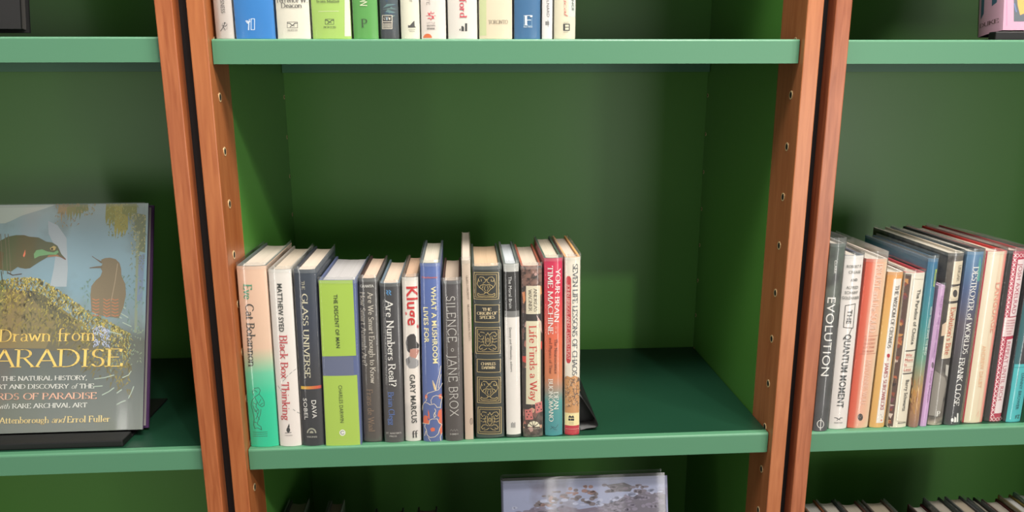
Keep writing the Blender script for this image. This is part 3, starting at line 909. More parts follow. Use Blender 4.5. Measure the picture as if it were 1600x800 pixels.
({'id':'blue_mushroom','label':'periwinkle blue hardback with cream capitals and orange mushroom drawings','group':'hardback spines on the middle shelf','t':.02501,'h':.24451,'d':.14426,'ramp':[(0,(88,104,156)),(1,(88,112,178))],'board':(84,92,96),'pages':(196,189,172),'items':[('T','author_lettering','Hathaway','bold',.00189,.22627,.02206,.22643,.00258,(226,112,84)),('T','title_lettering','WHAT A MUSHROOM','bold',.01646,.21422,.01758,.11064,.00648,(250,240,180)),('T','title_lettering','LIVES FOR','bold',.00601,.18687,.0068,.13891,.00618,(250,240,180)),('P',(226,110,76),[(.02095,.06611),(.02458,.06706),(.02481,.06431),(.02481,.05975),(.02135,.06102)]),('P',(226,110,76),[(.02063,.04366),(.02481,.0461),(.02481,.0255),(.02163,.02439),(.0193,.02824),(.02175,.03334),(.01895,.03684)]),('P',(226,110,76),[(.00204,.03755),(.00628,.03626),(.00588,.03112),(.00824,.0302),(.00768,.0254),(.0002,.02524),(.0002,.03382)]),('P',(226,110,76),[(.0232,.02297),(.02481,.02551),(.02481,.01081),(.02237,.00914),(.02151,.0161)]),('P',(226,110,76),[(.00915,.01846),(.01204,.02064),(.0152,.01936),(.01514,.01538),(.01067,.01427)]),('P',(226,110,76),[(.00302,.06579),(.00525,.06744),(.00644,.06352),(.00402,.06018),(.00295,.0619)]),('P',(232,200,140),[(.01277,.08615),(.01613,.08021),(.01758,.0726),(.01525,.074)]),('P',(226,110,76),[(.00693,.04651),(.00839,.03964),(.00874,.03191),(.00687,.03367),(.00638,.04225)]),('K',(240,226,196),.00075,[(.01601,.07229),(.00654,.0691),(.00407,.06272),(.0051,.05897),(.00237,.05563),(-.0004,.05092),(-.00084,.04411)]),('K',(240,226,196),.00075,[(.01601,.07229),(.02073,.07339),(.02393,.07754),(.02587,.08171)]),('K',(240,226,196),.00075,[(.01759,.07345),(.01932,.08435),(.02262,.09602),(.02432,.10599)]),('K',(240,226,196),.00075,[(.01341,.08698),(.01644,.08021),(.01758,.0726)]),('K',(240,226,196),.00075,[(.02077,.07591),(.02248,.08597),(.02447,.09431)]),('K',(240,226,196),.00075,[(.00237,.05563),(.00629,.05504),(.0094,.05276),(.01494,.05401),(.01727,.05141),(.01849,.04883),(.02196,.04841)]),('K',(240,226,196),.00076,[(.01132,.05443),(.01077,.0592),(.01352,.06423),(.01748,.06584),(.02218,.06406),(.02562,.06229),(.02361,.05383),(.02273,.04703)]),('K',(240,226,196),.00076,[(.01562,.04718),(.01684,.04374),(.01552,.04034),(.01705,.03688),(.01464,.03436),(.01423,.03866),(.01555,.04205)]),('K',(240,226,196),.00076,[(-.00119,.0256),(.00768,.0254),(.00872,.03105),(.01224,.03269),(.01857,.03255),(.02086,.02648),(.02479,.02294)]),('K',(240,226,196),.00076,[(.0026,.02517),(.00173,.02088),(.00403,.0165),(.00471,.00956),(.00862,.00599),(.01501,.00671),(.01985,.01093),(.02154,.01783),(.02479,.02294)]),('K',(240,226,196),.00076,[(.00321,.01479),(.0015,.0079)]),('K',(240,226,196),.00076,[(.00933,.00075),(.00624,.00605)]),('K',(240,226,196),.00077,[(.0229,.00042),(.02217,.00566),(.02463,.01082)])]}, (.22865,.01685,.0004), (0,.01099,0)),
({'id':'brown_silence','label':'warm dark grey hardback with thin widely spaced white capitals','group':'hardback spines on the middle shelf','t':.02335,'h':.22087,'d':.13323,'ramp':[(0,(80,74,72)),(.6,(84,77,74)),(1,(76,72,74))],'board':(70,48,42),'pages':(186,167,149),'items':[('T','title_lettering','SILENCE','thin',.01026,.20096,.01137,.13938,.01058,(216,212,206)),('K',(190,186,180),.00066,[(.01298,.12839),(.01253,.12989),(.01137,.13054),(.01018,.12995),(.00967,.12847),(.01013,.12697),(.01129,.12632),(.01247,.12691),(.01298,.12839)]),('T','author_lettering','JANE BROX','thin',.01077,.12097,.01211,.03605,.01079,(216,212,206)),('T','publisher_lettering','HMH','bold',.00602,.01008,.01675,.0101,.00272,(176,172,166)),('K',(150,146,142),.00051,[(.00618,.01415),(.00777,.01687),(.0095,.01404)]),('K',(150,146,142),.00051,[(.00975,.01403),(.01133,.01676),(.01307,.01393)]),('K',(150,146,142),.00051,[(.01332,.01392),(.0149,.01664),(.01664,.01381)])]}, (.25818,.01668,.0004), (0,.002,0)),
({'id':'thin_beige_paperback','label':'very thin tall beige paperback wedged before the ornate black spine','group':'hardback spines on the middle shelf','t':.01087,'h':.24659,'d':.19,'ramp':[(0,(206,182,162)),(1,(212,192,172))],'board':(196,178,158),'pages':(196,184,170),'items':[('T','author_lettering','GLASS / HACKETT','serif',.0063,.22678,.00736,.19538,.00236,(120,104,90)),('T','title_lettering','NGUANYATJARRA TEXTS','serif',.0074,.18853,.00835,.13952,.00238,(120,104,90)),('K',(110,92,80),.00068,[(.01018,.02598),(.0099,.0287),(.00907,.0304),(.00802,.03044),(.00714,.02879),(.00677,.0261),(.00704,.02337),(.00787,.02166),(.00892,.02162),(.00981,.02327),(.01018,.02598)]),('K',(110,92,80),.0006,[(.0081,.02937),(.00884,.02288)])],'b':.0008,'paperback':True}, (.28428,.0195,.0004), (0,-.00187,0)),
({'id':'black_gold','label':'thick black hardback with six gold framed ornament panels on its spine','group':'hardback spines on the middle shelf','t':.03712,'h':.23743,'d':.14286,'ramp':[(0,(62,68,66)),(.04,(40,46,44)),(1,(44,50,48))],'board':(70,78,72),'pages':(194,167,137),'items':[('P',(24,28,27),[(.0022,.22984),(.03352,.22892),(.0329,.19358),(.00132,.1946)]),('K',(196,172,112),.00082,[(.0022,.22984),(.03352,.22892),(.0329,.19358),(.00132,.1946),(.0022,.22984)]),('K',(196,172,112),.00065,[(.00443,.22725),(.03102,.22645),(.03047,.19624),(.00369,.19709),(.00443,.22725)]),('K',(196,172,112),.00074,[(.01633,.22004),(.01412,.22346),(.01008,.22414),(.00748,.22142),(.00841,.21804),(.01147,.21851),(.01101,.22076)]),('K',(196,172,112),.00074,[(.00745,.22031),(.00579,.21476),(.00823,.21048),(.01223,.20726),(.01522,.20379),(.01724,.20316)]),('K',(196,172,112),.00074,[(.01745,.213),(.0134,.21397),(.00981,.21239),(.00872,.20962)]),('K',(196,172,112),.00066,[(.0159,.21164),(.01481,.20831),(.01627,.20545)]),('K',(196,172,112),.00066,[(.01337,.21228),(.01227,.20895)]),('K',(196,172,112),.00074,[(.01622,.20319),(.01413,.201),(.00953,.20058),(.00651,.20237),(.00594,.19957),(.00846,.19836),(.01664,.19866)]),('K',(196,172,112),.00066,[(.01763,.22112),(.01602,.21725),(.01344,.21565)]),('K',(196,172,112),.00074,[(.01887,.21996),(.02123,.22324),(.02531,.22368),(.02779,.22081),(.02671,.21748),(.02367,.21814),(.02422,.22036)]),('K',(196,172,112),.00074,[(.02777,.21969),(.0292,.21404),(.02657,.20991),(.02243,.20694),(.0193,.20366),(.01724,.20316)]),('K',(196,172,112),.00074,[(.01745,.213),(.02154,.21372),(.02508,.21192),(.02604,.20908)]),('K',(196,172,112),.00066,[(.01895,.21155),(.0199,.20815),(.01831,.20538)]),('K',(196,172,112),.00066,[(.02151,.21203),(.02246,.20863)]),('K',(196,172,112),.00074,[(.01826,.20313),(.02026,.20081),(.02484,.2001),(.02794,.20169),(.0284,.19886),(.02582,.19781),(.01766,.19863)]),('K',(196,172,112),.00066,[(.01763,.22112),(.01907,.21716),(.02158,.2154)]),('P',(24,28,27),[(.00245,.18683),(.03359,.18582),(.03318,.16243),(.00187,.1635)]),('K',(196,172,112),.00082,[(.00245,.18683),(.03359,.18582),(.03318,.16243),(.00187,.1635),(.00245,.18683)]),('T','title_lettering','THE','serifb',.01197,.18083,.02314,.18064,.0038,(226,206,160)),('T','title_lettering','ORIGIN OF','serifb',.00481,.17554,.03049,.17503,.00381,(226,206,160)),('T','title_lettering','SPECIES','serifb',.008,.17006,.02749,.16975,.00381,(226,206,160)),('P',(24,28,27),[(.00277,.15624),(.0343,.15514),(.03369,.11928),(.00189,.12046)]),('K',(196,172,112),.00083,[(.00277,.15624),(.0343,.15514),(.03369,.11928),(.00189,.12046),(.00277,.15624)]),('K',(196,172,112),.00067,[(.00495,.15363),(.03201,.15268),(.03146,.12203),(.00422,.12304),(.00495,.15363)]),('K',(196,172,112),.00075,[(.01594,.14532),(.01292,.14919),(.00881,.14991),(.00615,.14653),(.00814,.14357),(.01077,.14521)]),('K',(196,172,112),.00075,[(.01488,.14391),(.01469,.1352),(.0177,.13043)]),('K',(196,172,112),.00067,[(.01274,.14108),(.0091,.14005),(.00602,.14132)]),('K',(196,172,112),.00067,[(.01265,.13702),(.009,.13599),(.00593,.13726)]),('K',(196,172,112),.00075,[(.01562,.13051),(.01255,.13237),(.00891,.13192),(.00624,.12852),(.00774,.12613),(.01089,.12776)]),('K',(196,172,112),.00075,[(.01809,.149),(.01594,.14532)]),('K',(196,172,112),.00067,[(.01793,.14148),(.01635,.14037),(.01679,.13629)]),('K',(196,172,112),.00067,[(.0166,.12756),(.01344,.12533),(.00979,.12488)]),('K',(196,172,112),.00058,[(.01282,.14456),(.01114,.13882),(.01259,.13412)]),('K',(196,172,112),.00075,[(.02008,.14517),(.02326,.14882),(.0274,.14925),(.02993,.14569),(.0278,.14287),(.02525,.1447)]),('K',(196,172,112),.00075,[(.02108,.14369),(.02091,.13498),(.0177,.13043)]),('K',(196,172,112),.00067,[(.0231,.14071),(.0267,.13942),(.02983,.14047)]),('K',(196,172,112),.00067,[(.02302,.13665),(.02662,.13535),(.02976,.13641)]),('K',(196,172,112),.00075,[(.01978,.13036),(.02292,.13199),(.02655,.13128),(.02908,.12768),(.02748,.1254),(.02439,.12727)]),('K',(196,172,112),.00075,[(.01809,.149),(.02008,.14517)]),('K',(196,172,112),.00067,[(.01793,.14148),(.01946,.14026),(.01886,.13622)]),('K',(196,172,112),.00067,[(.01868,.12748),(.02175,.12503),(.02537,.12431)]),('K',(196,172,112),.00058,[(.02316,.14419),(.02461,.13834),(.02296,.13374)]),('P',(24,28,27),[(.00346,.1124),(.03397,.11125),(.03366,.09334),(.00303,.09454)]),('K',(196,172,112),.00084,[(.00346,.1124),(.03397,.11125),(.03366,.09334),(.00303,.09454),(.00346,.1124)]),('T','author_lettering','CHARLES','serifb',.00844,.10624,.02738,.10579,.00361,(226,206,160)),('T','author_lettering','DARWIN','serifb',.00933,.10084,.02661,.10044,.00362,(226,206,160)),('P',(24,28,27),[(.00311,.08734),(.03388,.08613),(.03326,.04975),(.00224,.05105)]),('K',(196,172,112),.00084,[(.00311,.08734),(.03388,.08613),(.03326,.04975),(.00224,.05105),(.00311,.08734)]),('K',(196,172,112),.00068,[(.00533,.08473),(.03163,.08369),(.03108,.05232),(.00459,.05343),(.00533,.08473)]),('K',(196,172,112),.00076,[(.0171,.07739),(.01489,.08096),(.01084,.0817),(.00824,.07891),(.00917,.07539),(.01223,.07585),(.01178,.07819)]),('K',(196,172,112),.00076,[(.00821,.07775),(.00655,.07202),(.009,.06756),(.013,.06419),(.01598,.06057),(.01801,.0599)]),('K',(196,172,112),.00076,[(.01822,.07009),(.01417,.07113),(.01057,.06953),(.00949,.06667)]),('K',(196,172,112),.00068,[(.01666,.0687),(.01557,.06525),(.01704,.06228)]),('K',(196,172,112),.00068,[(.01413,.06939),(.01304,.06594)]),('K',(196,172,112),.00077,[(.01699,.05994),(.0149,.05769),(.0103,.0573),(.00728,.05918),(.0067,.05628),(.00922,.05501),(.01741,.05525)]),('K',(196,172,112),.00068,[(.01839,.0785),(.01678,.07451),(.01421,.07287)]),('K',(196,172,112),.00076,[(.01964,.07729),(.022,.08067),(.02607,.08109),(.02856,.07809),(.02748,.07466),(.02444,.07536),(.02499,.07766)]),('K',(196,172,112),.00076,[(.02854,.07693),(.02997,.07107),(.02734,.06681),(.0232,.06377),(.02006,.0604),(.01801,.0599)]),('K',(196,172,112),.00076,[(.01822,.07009),(.02231,.0708),(.02584,.06891),(.02681,.06596)]),('K',(196,172,112),.00068,[(.01972,.06858),(.02067,.06504),(.01908,.06219)]),('K',(196,172,112),.00068,[(.02228,.06906),(.02323,.06552)]),('K',(196,172,112),.00077,[(.01903,.05986),(.02103,.05744),(.02561,.05666),(.02871,.05829),(.02917,.05535),(.02659,.05428),(.01843,.05521)]),('K',(196,172,112),.00068,[(.01839,.0785),(.01984,.07438),(.02235,.07254)]),('P',(24,28,27),[(.00294,.0446),(.034,.04329),(.03336,.00526),(.00203,.00667)]),('K',(196,172,112),.00085,[(.00294,.0446),(.034,.04329),(.03336,.00526),(.00203,.00667),(.00294,.0446)]),('K',(196,172,112),.00068,[(.00517,.04175),(.03165,.04062),(.03108,.00817),(.00442,.00936),(.00517,.04175)]),('K',(196,172,112),.00077,[(.01627,.03321),(.01327,.0373),(.00919,.03808),(.00654,.03455),(.00852,.03141),(.01113,.03313)]),('K',(196,172,112),.00077,[(.01521,.03173),(.01501,.02257),(.018,.01753)]),('K',(196,172,112),.00069,[(.01309,.02877),(.00947,.02771),(.00642,.02906)]),('K',(196,172,112),.00069,[(.013,.0245),(.00937,.02343),(.00632,.02479)]),('K',(196,172,112),.00077,[(.01594,.01763),(.01289,.0196),(.00928,.01915),(.00662,.01558),(.00811,.01306),(.01124,.01476)]),('K',(196,172,112),.00077,[(.0184,.03708),(.01627,.03321)]),('K',(196,172,112),.00069,[(.01824,.02916),(.01667,.02801),(.0171,.02371)]),('K',(196,172,112),.00069,[(.01691,.01451),(.01376,.01219),(.01014,.01174)]),('K',(196,172,112),.0006,[(.01317,.03243),(.0115,.0264),(.01293,.02144)]),('K',(196,172,112),.00077,[(.02037,.03303),(.02353,.03686),(.02765,.03729),(.03015,.03353),(.02804,.03057),(.0255,.03251)]),('K',(196,172,112),.00077,[(.02137,.03147),(.02119,.0223),(.018,.01753)]),('K',(196,172,112),.00069,[(.02337,.02833),(.02695,.02695),(.03006,.02803)]),('K',(196,172,112),.00069,[(.02328,.02405),(.02687,.02266),(.02998,.02375)]),('K',(196,172,112),.00077,[(.02006,.01744),(.02319,.01915),(.02679,.01837),(.0293,.01458),(.02771,.01218),(.02464,.01417)]),('K',(196,172,112),.00077,[(.0184,.03708),(.02037,.03303)]),('K',(196,172,112),.00069,[(.01824,.02916),(.01976,.02787),(.01916,.02362)]),('K',(196,172,112),.00069,[(.01897,.01442),(.02202,.01182),(.02562,.01105)]),('K',(196,172,112),.0006,[(.02344,.03199),(.02486,.02581),(.02323,.02099)])]}, (.29949,.02166,.0004), (0,-.01049,0)),
({'id':'white_black_top','label':'slim white hardback whose top quarter is a black band','group':'hardback spines on the middle shelf','t':.01923,'h':.24039,'d':.14133,'ramp':[(0,(60,62,60)),(.012,(238,232,224)),(.70019,(128,128,126)),(.73629,(40,38,38)),(.95485,(196,196,190))],'board':(96,104,100),'pages':(186,191,196),'items':[('T','title_lettering','The Moral Brain','sans',.00778,.22387,.00811,.18139,.00428,(226,226,222)),('T','editor_lettering','Decety and Wheatley, editors','sans',.00729,.15531,.00812,.09403,.00301,(74,74,74)),('P',(120,120,120),[(.00606,.02089),(.00701,.02084),(.0069,.01386),(.00595,.0139)]),('P',(120,120,120),[(.00762,.02175),(.00857,.0217),(.00845,.01379),(.00751,.01383)]),('P',(120,120,120),[(.00916,.02075),(.01011,.0207),(.01001,.01372),(.00906,.01376)]),('P',(120,120,120),[(.01073,.02161),(.01167,.02156),(.01156,.01365),(.01061,.01369)])],'mode':'CONSTANT','b':.0025}, (.34009,.02179,.0004), (0,-.0119,0)),
({'id':'collage_ivory_label','label':'collage patterned hardback with long ivory label and red title','group':'hardback spines on the middle shelf','t':.02648,'h':.23729,'d':.13748,'ramp':[(0,(96,80,72)),(.8,(110,84,74)),(1,(150,110,96))],'board':(158,84,64),'pages':(193,180,163),'items':[('P',(60,50,48),[(.0002,.17469),(.02628,.17368),(.02628,.03929),(.0002,.04052)]),('P',(210,160,130),[(.01138,.18015),(.01202,.18407),(.01539,.18325),(.01654,.17991),(.01376,.17798)]),('P',(120,84,74),[(.0013,.03493),(.00302,.04025),(.00551,.03957),(.0057,.03573),(.0044,.03214)]),('P',(70,56,52),[(.01795,.02564),(.01359,.03006),(.01512,.03409),(.01828,.03624),(.02052,.03181)]),('P',(210,160,130),[(.00893,.11701),(.00609,.1196),(.00819,.12317),(.01093,.12285),(.01092,.11846)]),('P',(96,70,60),[(.00426,.10272),(.0008,.09943),(.0002,.10551),(.00052,.10953),(.00351,.10736)]),('P',(176,110,96),[(.02052,.05331),(.01815,.05815),(.02063,.06155),(.02297,.05961),(.02308,.05513)]),('P',(210,160,130),[(.02333,.01126),(.02218,.01475),(.02302,.01702),(.02516,.01617),(.02532,.01277)]),('P',(190,150,140),[(.01731,.10333),(.01376,.10482),(.01285,.10851),(.01487,.11344),(.01734,.10901)]),('P',(96,70,60),[(.00122,.09825),(.0002,.10157),(.00195,.10344),(.00469,.10374),(.00374,.09886)]),('P',(210,160,130),[(.01048,.09804),(.00616,.09723),(.00331,.10003),(.00597,.1032),(.00963,.10326)]),('P',(96,70,60),[(.00858,.17079),(.006,.17167),(.00618,.17803),(.00908,.17764),(.01143,.17362)]),('P',(176,110,96),[(.00799,.13225),(.00574,.12649),(.00239,.12994),(.00342,.13692),(.00668,.13734)]),('P',(70,56,52),[(.02227,.11404),(.01906,.11518),(.02002,.11899),(.02172,.12165),(.02343,.1176)]),('P',(96,70,60),[(.0042,.0143),(.00077,.01811),(.0009,.02526),(.00574,.02355),(.00612,.02017)]),('P',(120,84,74),[(.00833,.04938),(.00921,.05336),(.01338,.0551),(.0151,.04887),(.01185,.0447)]),('P',(190,150,140),[(.00627,.15471),(.00311,.15598),(.00464,.16239),(.00828,.16285),(.00986,.15734)]),('P',(176,110,96),[(.01984,.0891),(.02027,.09235),(.02179,.09493),(.02379,.09137),(.02193,.08856)]),('P',(190,150,140),[(.0186,.22406),(.01639,.22572),(.01752,.22849),(.01964,.2283),(.02064,.22552)]),('P',(120,84,74),[(.00416,.14883),(.00193,.14723),(.0002,.14847),(.0002,.15247),(.00244,.15371)]),('P',(120,84,74),[(.0002,.13679),(.0002,.13965),(.0002,.14416),(.00239,.14464),(.00188,.13901)]),('P',(96,70,60),[(.01901,.2055),(.01945,.20925),(.02239,.21048),(.02345,.20618),(.02138,.20295)]),('P',(70,56,52),[(.01777,.10555),(.01567,.10399),(.01425,.10629),(.01559,.10899),(.01688,.1081)]),('P',(176,110,96),[(.01745,.11616),(.0156,.11846),(.01726,.12174),(.01905,.12027),(.01943,.11707)]),('P',(210,160,130),[(.01473,.1739),(.0106,.17695),(.01313,.18206),(.01789,.18147),(.01937,.17494)]),('P',(120,84,74),[(.01246,.19757),(.00966,.19591),(.00718,.19946),(.00914,.20198),(.01222,.20284)]),('P',(210,160,130),[(.01051,.03407),(.00776,.04019),(.01205,.04272),(.01614,.04005),(.01465,.03564)]),('P',(70,56,52),[(.01901,.12501),(.02054,.12946),(.02368,.12735),(.02411,.12252),(.02106,.12098)]),('P',(120,84,74),[(.00685,.01161),(.00878,.01526),(.01228,.01693),(.01213,.01118),(.01032,.00979)]),('P',(176,110,96),[(.00386,.01725),(.00125,.01569),(.00042,.02047),(.00242,.02343),(.00365,.02007)]),('P',(120,84,74),[(.01063,.13346),(.00935,.13698),(.01156,.14034),(.01443,.13831),(.01362,.13303)]),('P',(210,160,130),[(.01467,.07198),(.01405,.07565),(.01681,.07865),(.01875,.07481),(.017,.07161)]),('P',(96,70,60),[(.01595,.15122),(.01614,.15672),(.01841,.15942),(.02011,.15626),(.02023,.15093)]),('P',(210,160,130),[(.00878,.08436),(.00812,.08734),(.00917,.09045),(.01225,.08816),(.01107,.08441)]),('P',(190,150,140),[(.00101,.02973),(.0002,.03059),(.0002,.03501),(.0002,.04052),(.00103,.03602)]),('P',(96,70,60),[(.01633,.07724),(.01325,.0729),(.01141,.07786),(.01133,.08375),(.01535,.08151)]),('P',(210,160,130),[(.02092,.19235),(.0206,.19522),(.0227,.19637),(.02396,.19435),(.02296,.19249)]),('P',(190,150,140),[(.01244,.03373),(.01021,.03371),(.00771,.03674),(.00971,.03983),(.01374,.04008)]),('P',(210,160,130),[(.0002,.01526),(.0002,.01921),(.00285,.019),(.00265,.01371),(.0002,.01189)]),('P',(120,84,74),[(.02038,.03298),(.01653,.02691),(.0121,.03274),(.01514,.03688),(.01858,.03703)]),('P',(70,56,52),[(.02126,.16271),(.0201,.16061),(.01836,.16233),(.019,.16545),(.0212,.16544)]),('P',(96,70,60),[(.02525,.19073),(.0217,.18808),(.01917,.19454),(.02277,.19972),(.02611,.1951)]),('P',(190,150,140),[(.01619,.22836),(.01503,.22785),(.01446,.22897),(.01482,.23141),(.01604,.2304)]),('P',(120,84,74),[(.00126,.14374),(.0002,.14174),(.0002,.14635),(.0002,.15029),(.00278,.14758)]),('P',(190,150,140),[(.01316,.00886),(.00962,.00723),(.00631,.01341),(.01056,.01516),(.01273,.01351)]),('P',(96,70,60),[(.0017,.22276),(.0002,.22559),(.00075,.22924),(.00295,.22928),(.00395,.22543)]),('P',(70,56,52),[(.00449,.01451),(.00245,.01343),(.0002,.01502),(.00104,.01915),(.00463,.01832)]),('P',(226,150,90),[(.02087,.21179),(.02582,.20992),(.02628,.19961),(.02241,.19632)]),('P',(224,140,90),[(.00091,.20219),(.00424,.20379),(.00493,.19176),(.00238,.18667)]),('P',(214,70,60),[(.02108,.13358),(.02615,.13515),(.02628,.12448),(.02269,.12287)]),('P',(214,70,60),[(.0002,.11486),(.00488,.11556),(.00477,.10573),(.00056,.10769)]),('P',(226,216,188),[(.00598,.21142),(.02459,.21081),(.02432,.17292),(.00555,.17358)]),('P',(52,46,44),[(.00555,.17358),(.02056,.17305),(.02048,.16348),(.00544,.16402)]),('P',(216,176,166),[(.01888,.17224),(.02549,.16155),(.02622,.14574),(.02293,.15464)]),('P',(226,218,186),[(.00544,.16402),(.02467,.16332),(.02384,.04682),(.0041,.04769)]),('T','author_lettering','ANDREAS','serif',.01777,.20719,.01808,.17661,.00414,(84,76,68)),('T','author_lettering','WAGNER','serif',.01089,.20614,.01118,.17772,.00414,(84,76,68)),('T','title_lettering','Life Finds a Way','serif',.01398,.15672,.01445,.05311,.00921,(206,74,62)),('P',(204,116,110),[(.00229,.03948),(.01176,.0409),(.01334,.02602),(.00297,.02464)]),('P',(50,44,44),[(.00586,.03655),(.00549,.03744),(.00462,.03769),(.00391,.03712),(.0039,.03616),(.00459,.03553),(.00547,.0357)]),('P',(50,44,44),[(.01017,.03728),(.00979,.03817),(.00892,.03842),(.00822,.03785),(.00821,.03689),(.0089,.03626),(.00977,.03643)]),('P',(50,44,44),[(.0084,.03274),(.00802,.03362),(.00715,.03388),(.00645,.03331),(.00644,.03234),(.00713,.03171),(.00801,.03189)]),('P',(50,44,44),[(.00664,.02911),(.00626,.03),(.00539,.03025),(.00468,.02968),(.00467,.02872),(.00537,.02808),(.00624,.02826)]),('P',(50,44,44),[(.01181,.02888),(.01143,.02976),(.01056,.03002),(.00985,.02945),(.00984,.02848),(.01054,.02785),(.01141,.02802)]),('P',(204,116,110),[(.01613,.049),(.02559,.05042),(.02628,.03559),(.01686,.03421)]),('P',(50,44,44),[(.01971,.04608),(.01933,.04696),(.01846,.04721),(.01775,.04665),(.01775,.04569),(.01844,.04506),(.01932,.04523)]),('P',(50,44,44),[(.02401,.04681),(.02363,.04769),(.02276,.04794),(.02206,.04738),(.02205,.04642),(.02275,.04579),(.02362,.04596)]),('P',(50,44,44),[(.02226,.04228),(.02188,.04316),(.02101,.04341),(.0203,.04285),(.0203,.04189),(.02099,.04126),(.02187,.04143)]),('P',(50,44,44),[(.02051,.03867),(.02013,.03955),(.01926,.0398),(.01855,.03923),(.01855,.03827),(.01924,.03764),(.02012,.03782)]),('P',(50,44,44),[(.02568,.03843),(.0253,.03932),(.02442,.03957),(.02372,.039),(.02371,.03804),(.02441,.03741),(.02528,.03758)]),('P',(234,226,196),[(.02231,.01443),(.02212,.01631),(.02153,.01811),(.02056,.01975),(.01927,.02113),(.01772,.0222),(.016,.0229),(.01417,.0232),(.01235,.02307),(.01061,.02253),(.00904,.0216),(.00773,.02034),(.00674,.0188),(.00611,.01705),(.00589,.01519)]),('K',(70,60,54),.00113,[(.0141,.01481),(.02078,.01944)]),('K',(70,60,54),.00113,[(.0141,.01481),(.0167,.02267)]),('K',(70,60,54),.00113,[(.0141,.01481),(.01164,.0229)]),('K',(70,60,54),.00113,[(.0141,.01481),(.00751,.02005)]),('T','publisher_lettering','ONEWORLD','sans',.00629,.01238,.02186,.01202,.00173,(214,206,186))],'mottle':((60,48,44),160,.45,.6)}, (.36254,.02044,.0004), (0,-.01259,0)),
({'id':'crimson_to_teal','label':'crimson hardback shading through orange to teal at the bottom','group':'hardback spines on the middle shelf','t':.02355,'h':.24688,'d':.14229,'ramp':[(0,(62,142,150)),(.2,(84,158,154)),(.34,(214,132,88)),(.55,(232,112,76)),(.8,(222,50,74)),(1,(214,34,84))],'board':(66,84,72),'pages':(194,182,163),'items':[('T','title_lettering','YOUR BRAIN','serif',.01802,.2321,.01548,.16098,.0058,(245,243,236)),('T','title_lettering','is a','italic',.01555,.15536,.01528,.14656,.00337,(240,200,180)),('T','title_lettering','TIME MACHINE','serif',.00769,.23666,.00777,.14508,.00628,(245,243,236)),('T','subtitle_lettering','The Neuroscience','serif',.01476,.13774,.01466,.08938,.00406,(98,48,36)),('T','subtitle_lettering','and Physics of Time','serif',.00775,.13978,.00765,.08967,.00372,(110,56,40)),('T','author_lettering','DEAN','serif',.0146,.06297,.0149,.03844,.00603,(240,238,226)),('T','author_lettering','BUONOMANO','serif',.00753,.08151,.00818,.02126,.00548,(240,238,226)),('K',(50,100,106),.00078,[(.00701,.00952),(.0105,.01311),(.01397,.01107),(.01746,.0156)]),('K',(50,100,106),.00078,[(.00789,.01417),(.01223,.00928),(.01571,.00818)])]}, (.39233,.02223,.0004), (0,-.01216,0)),
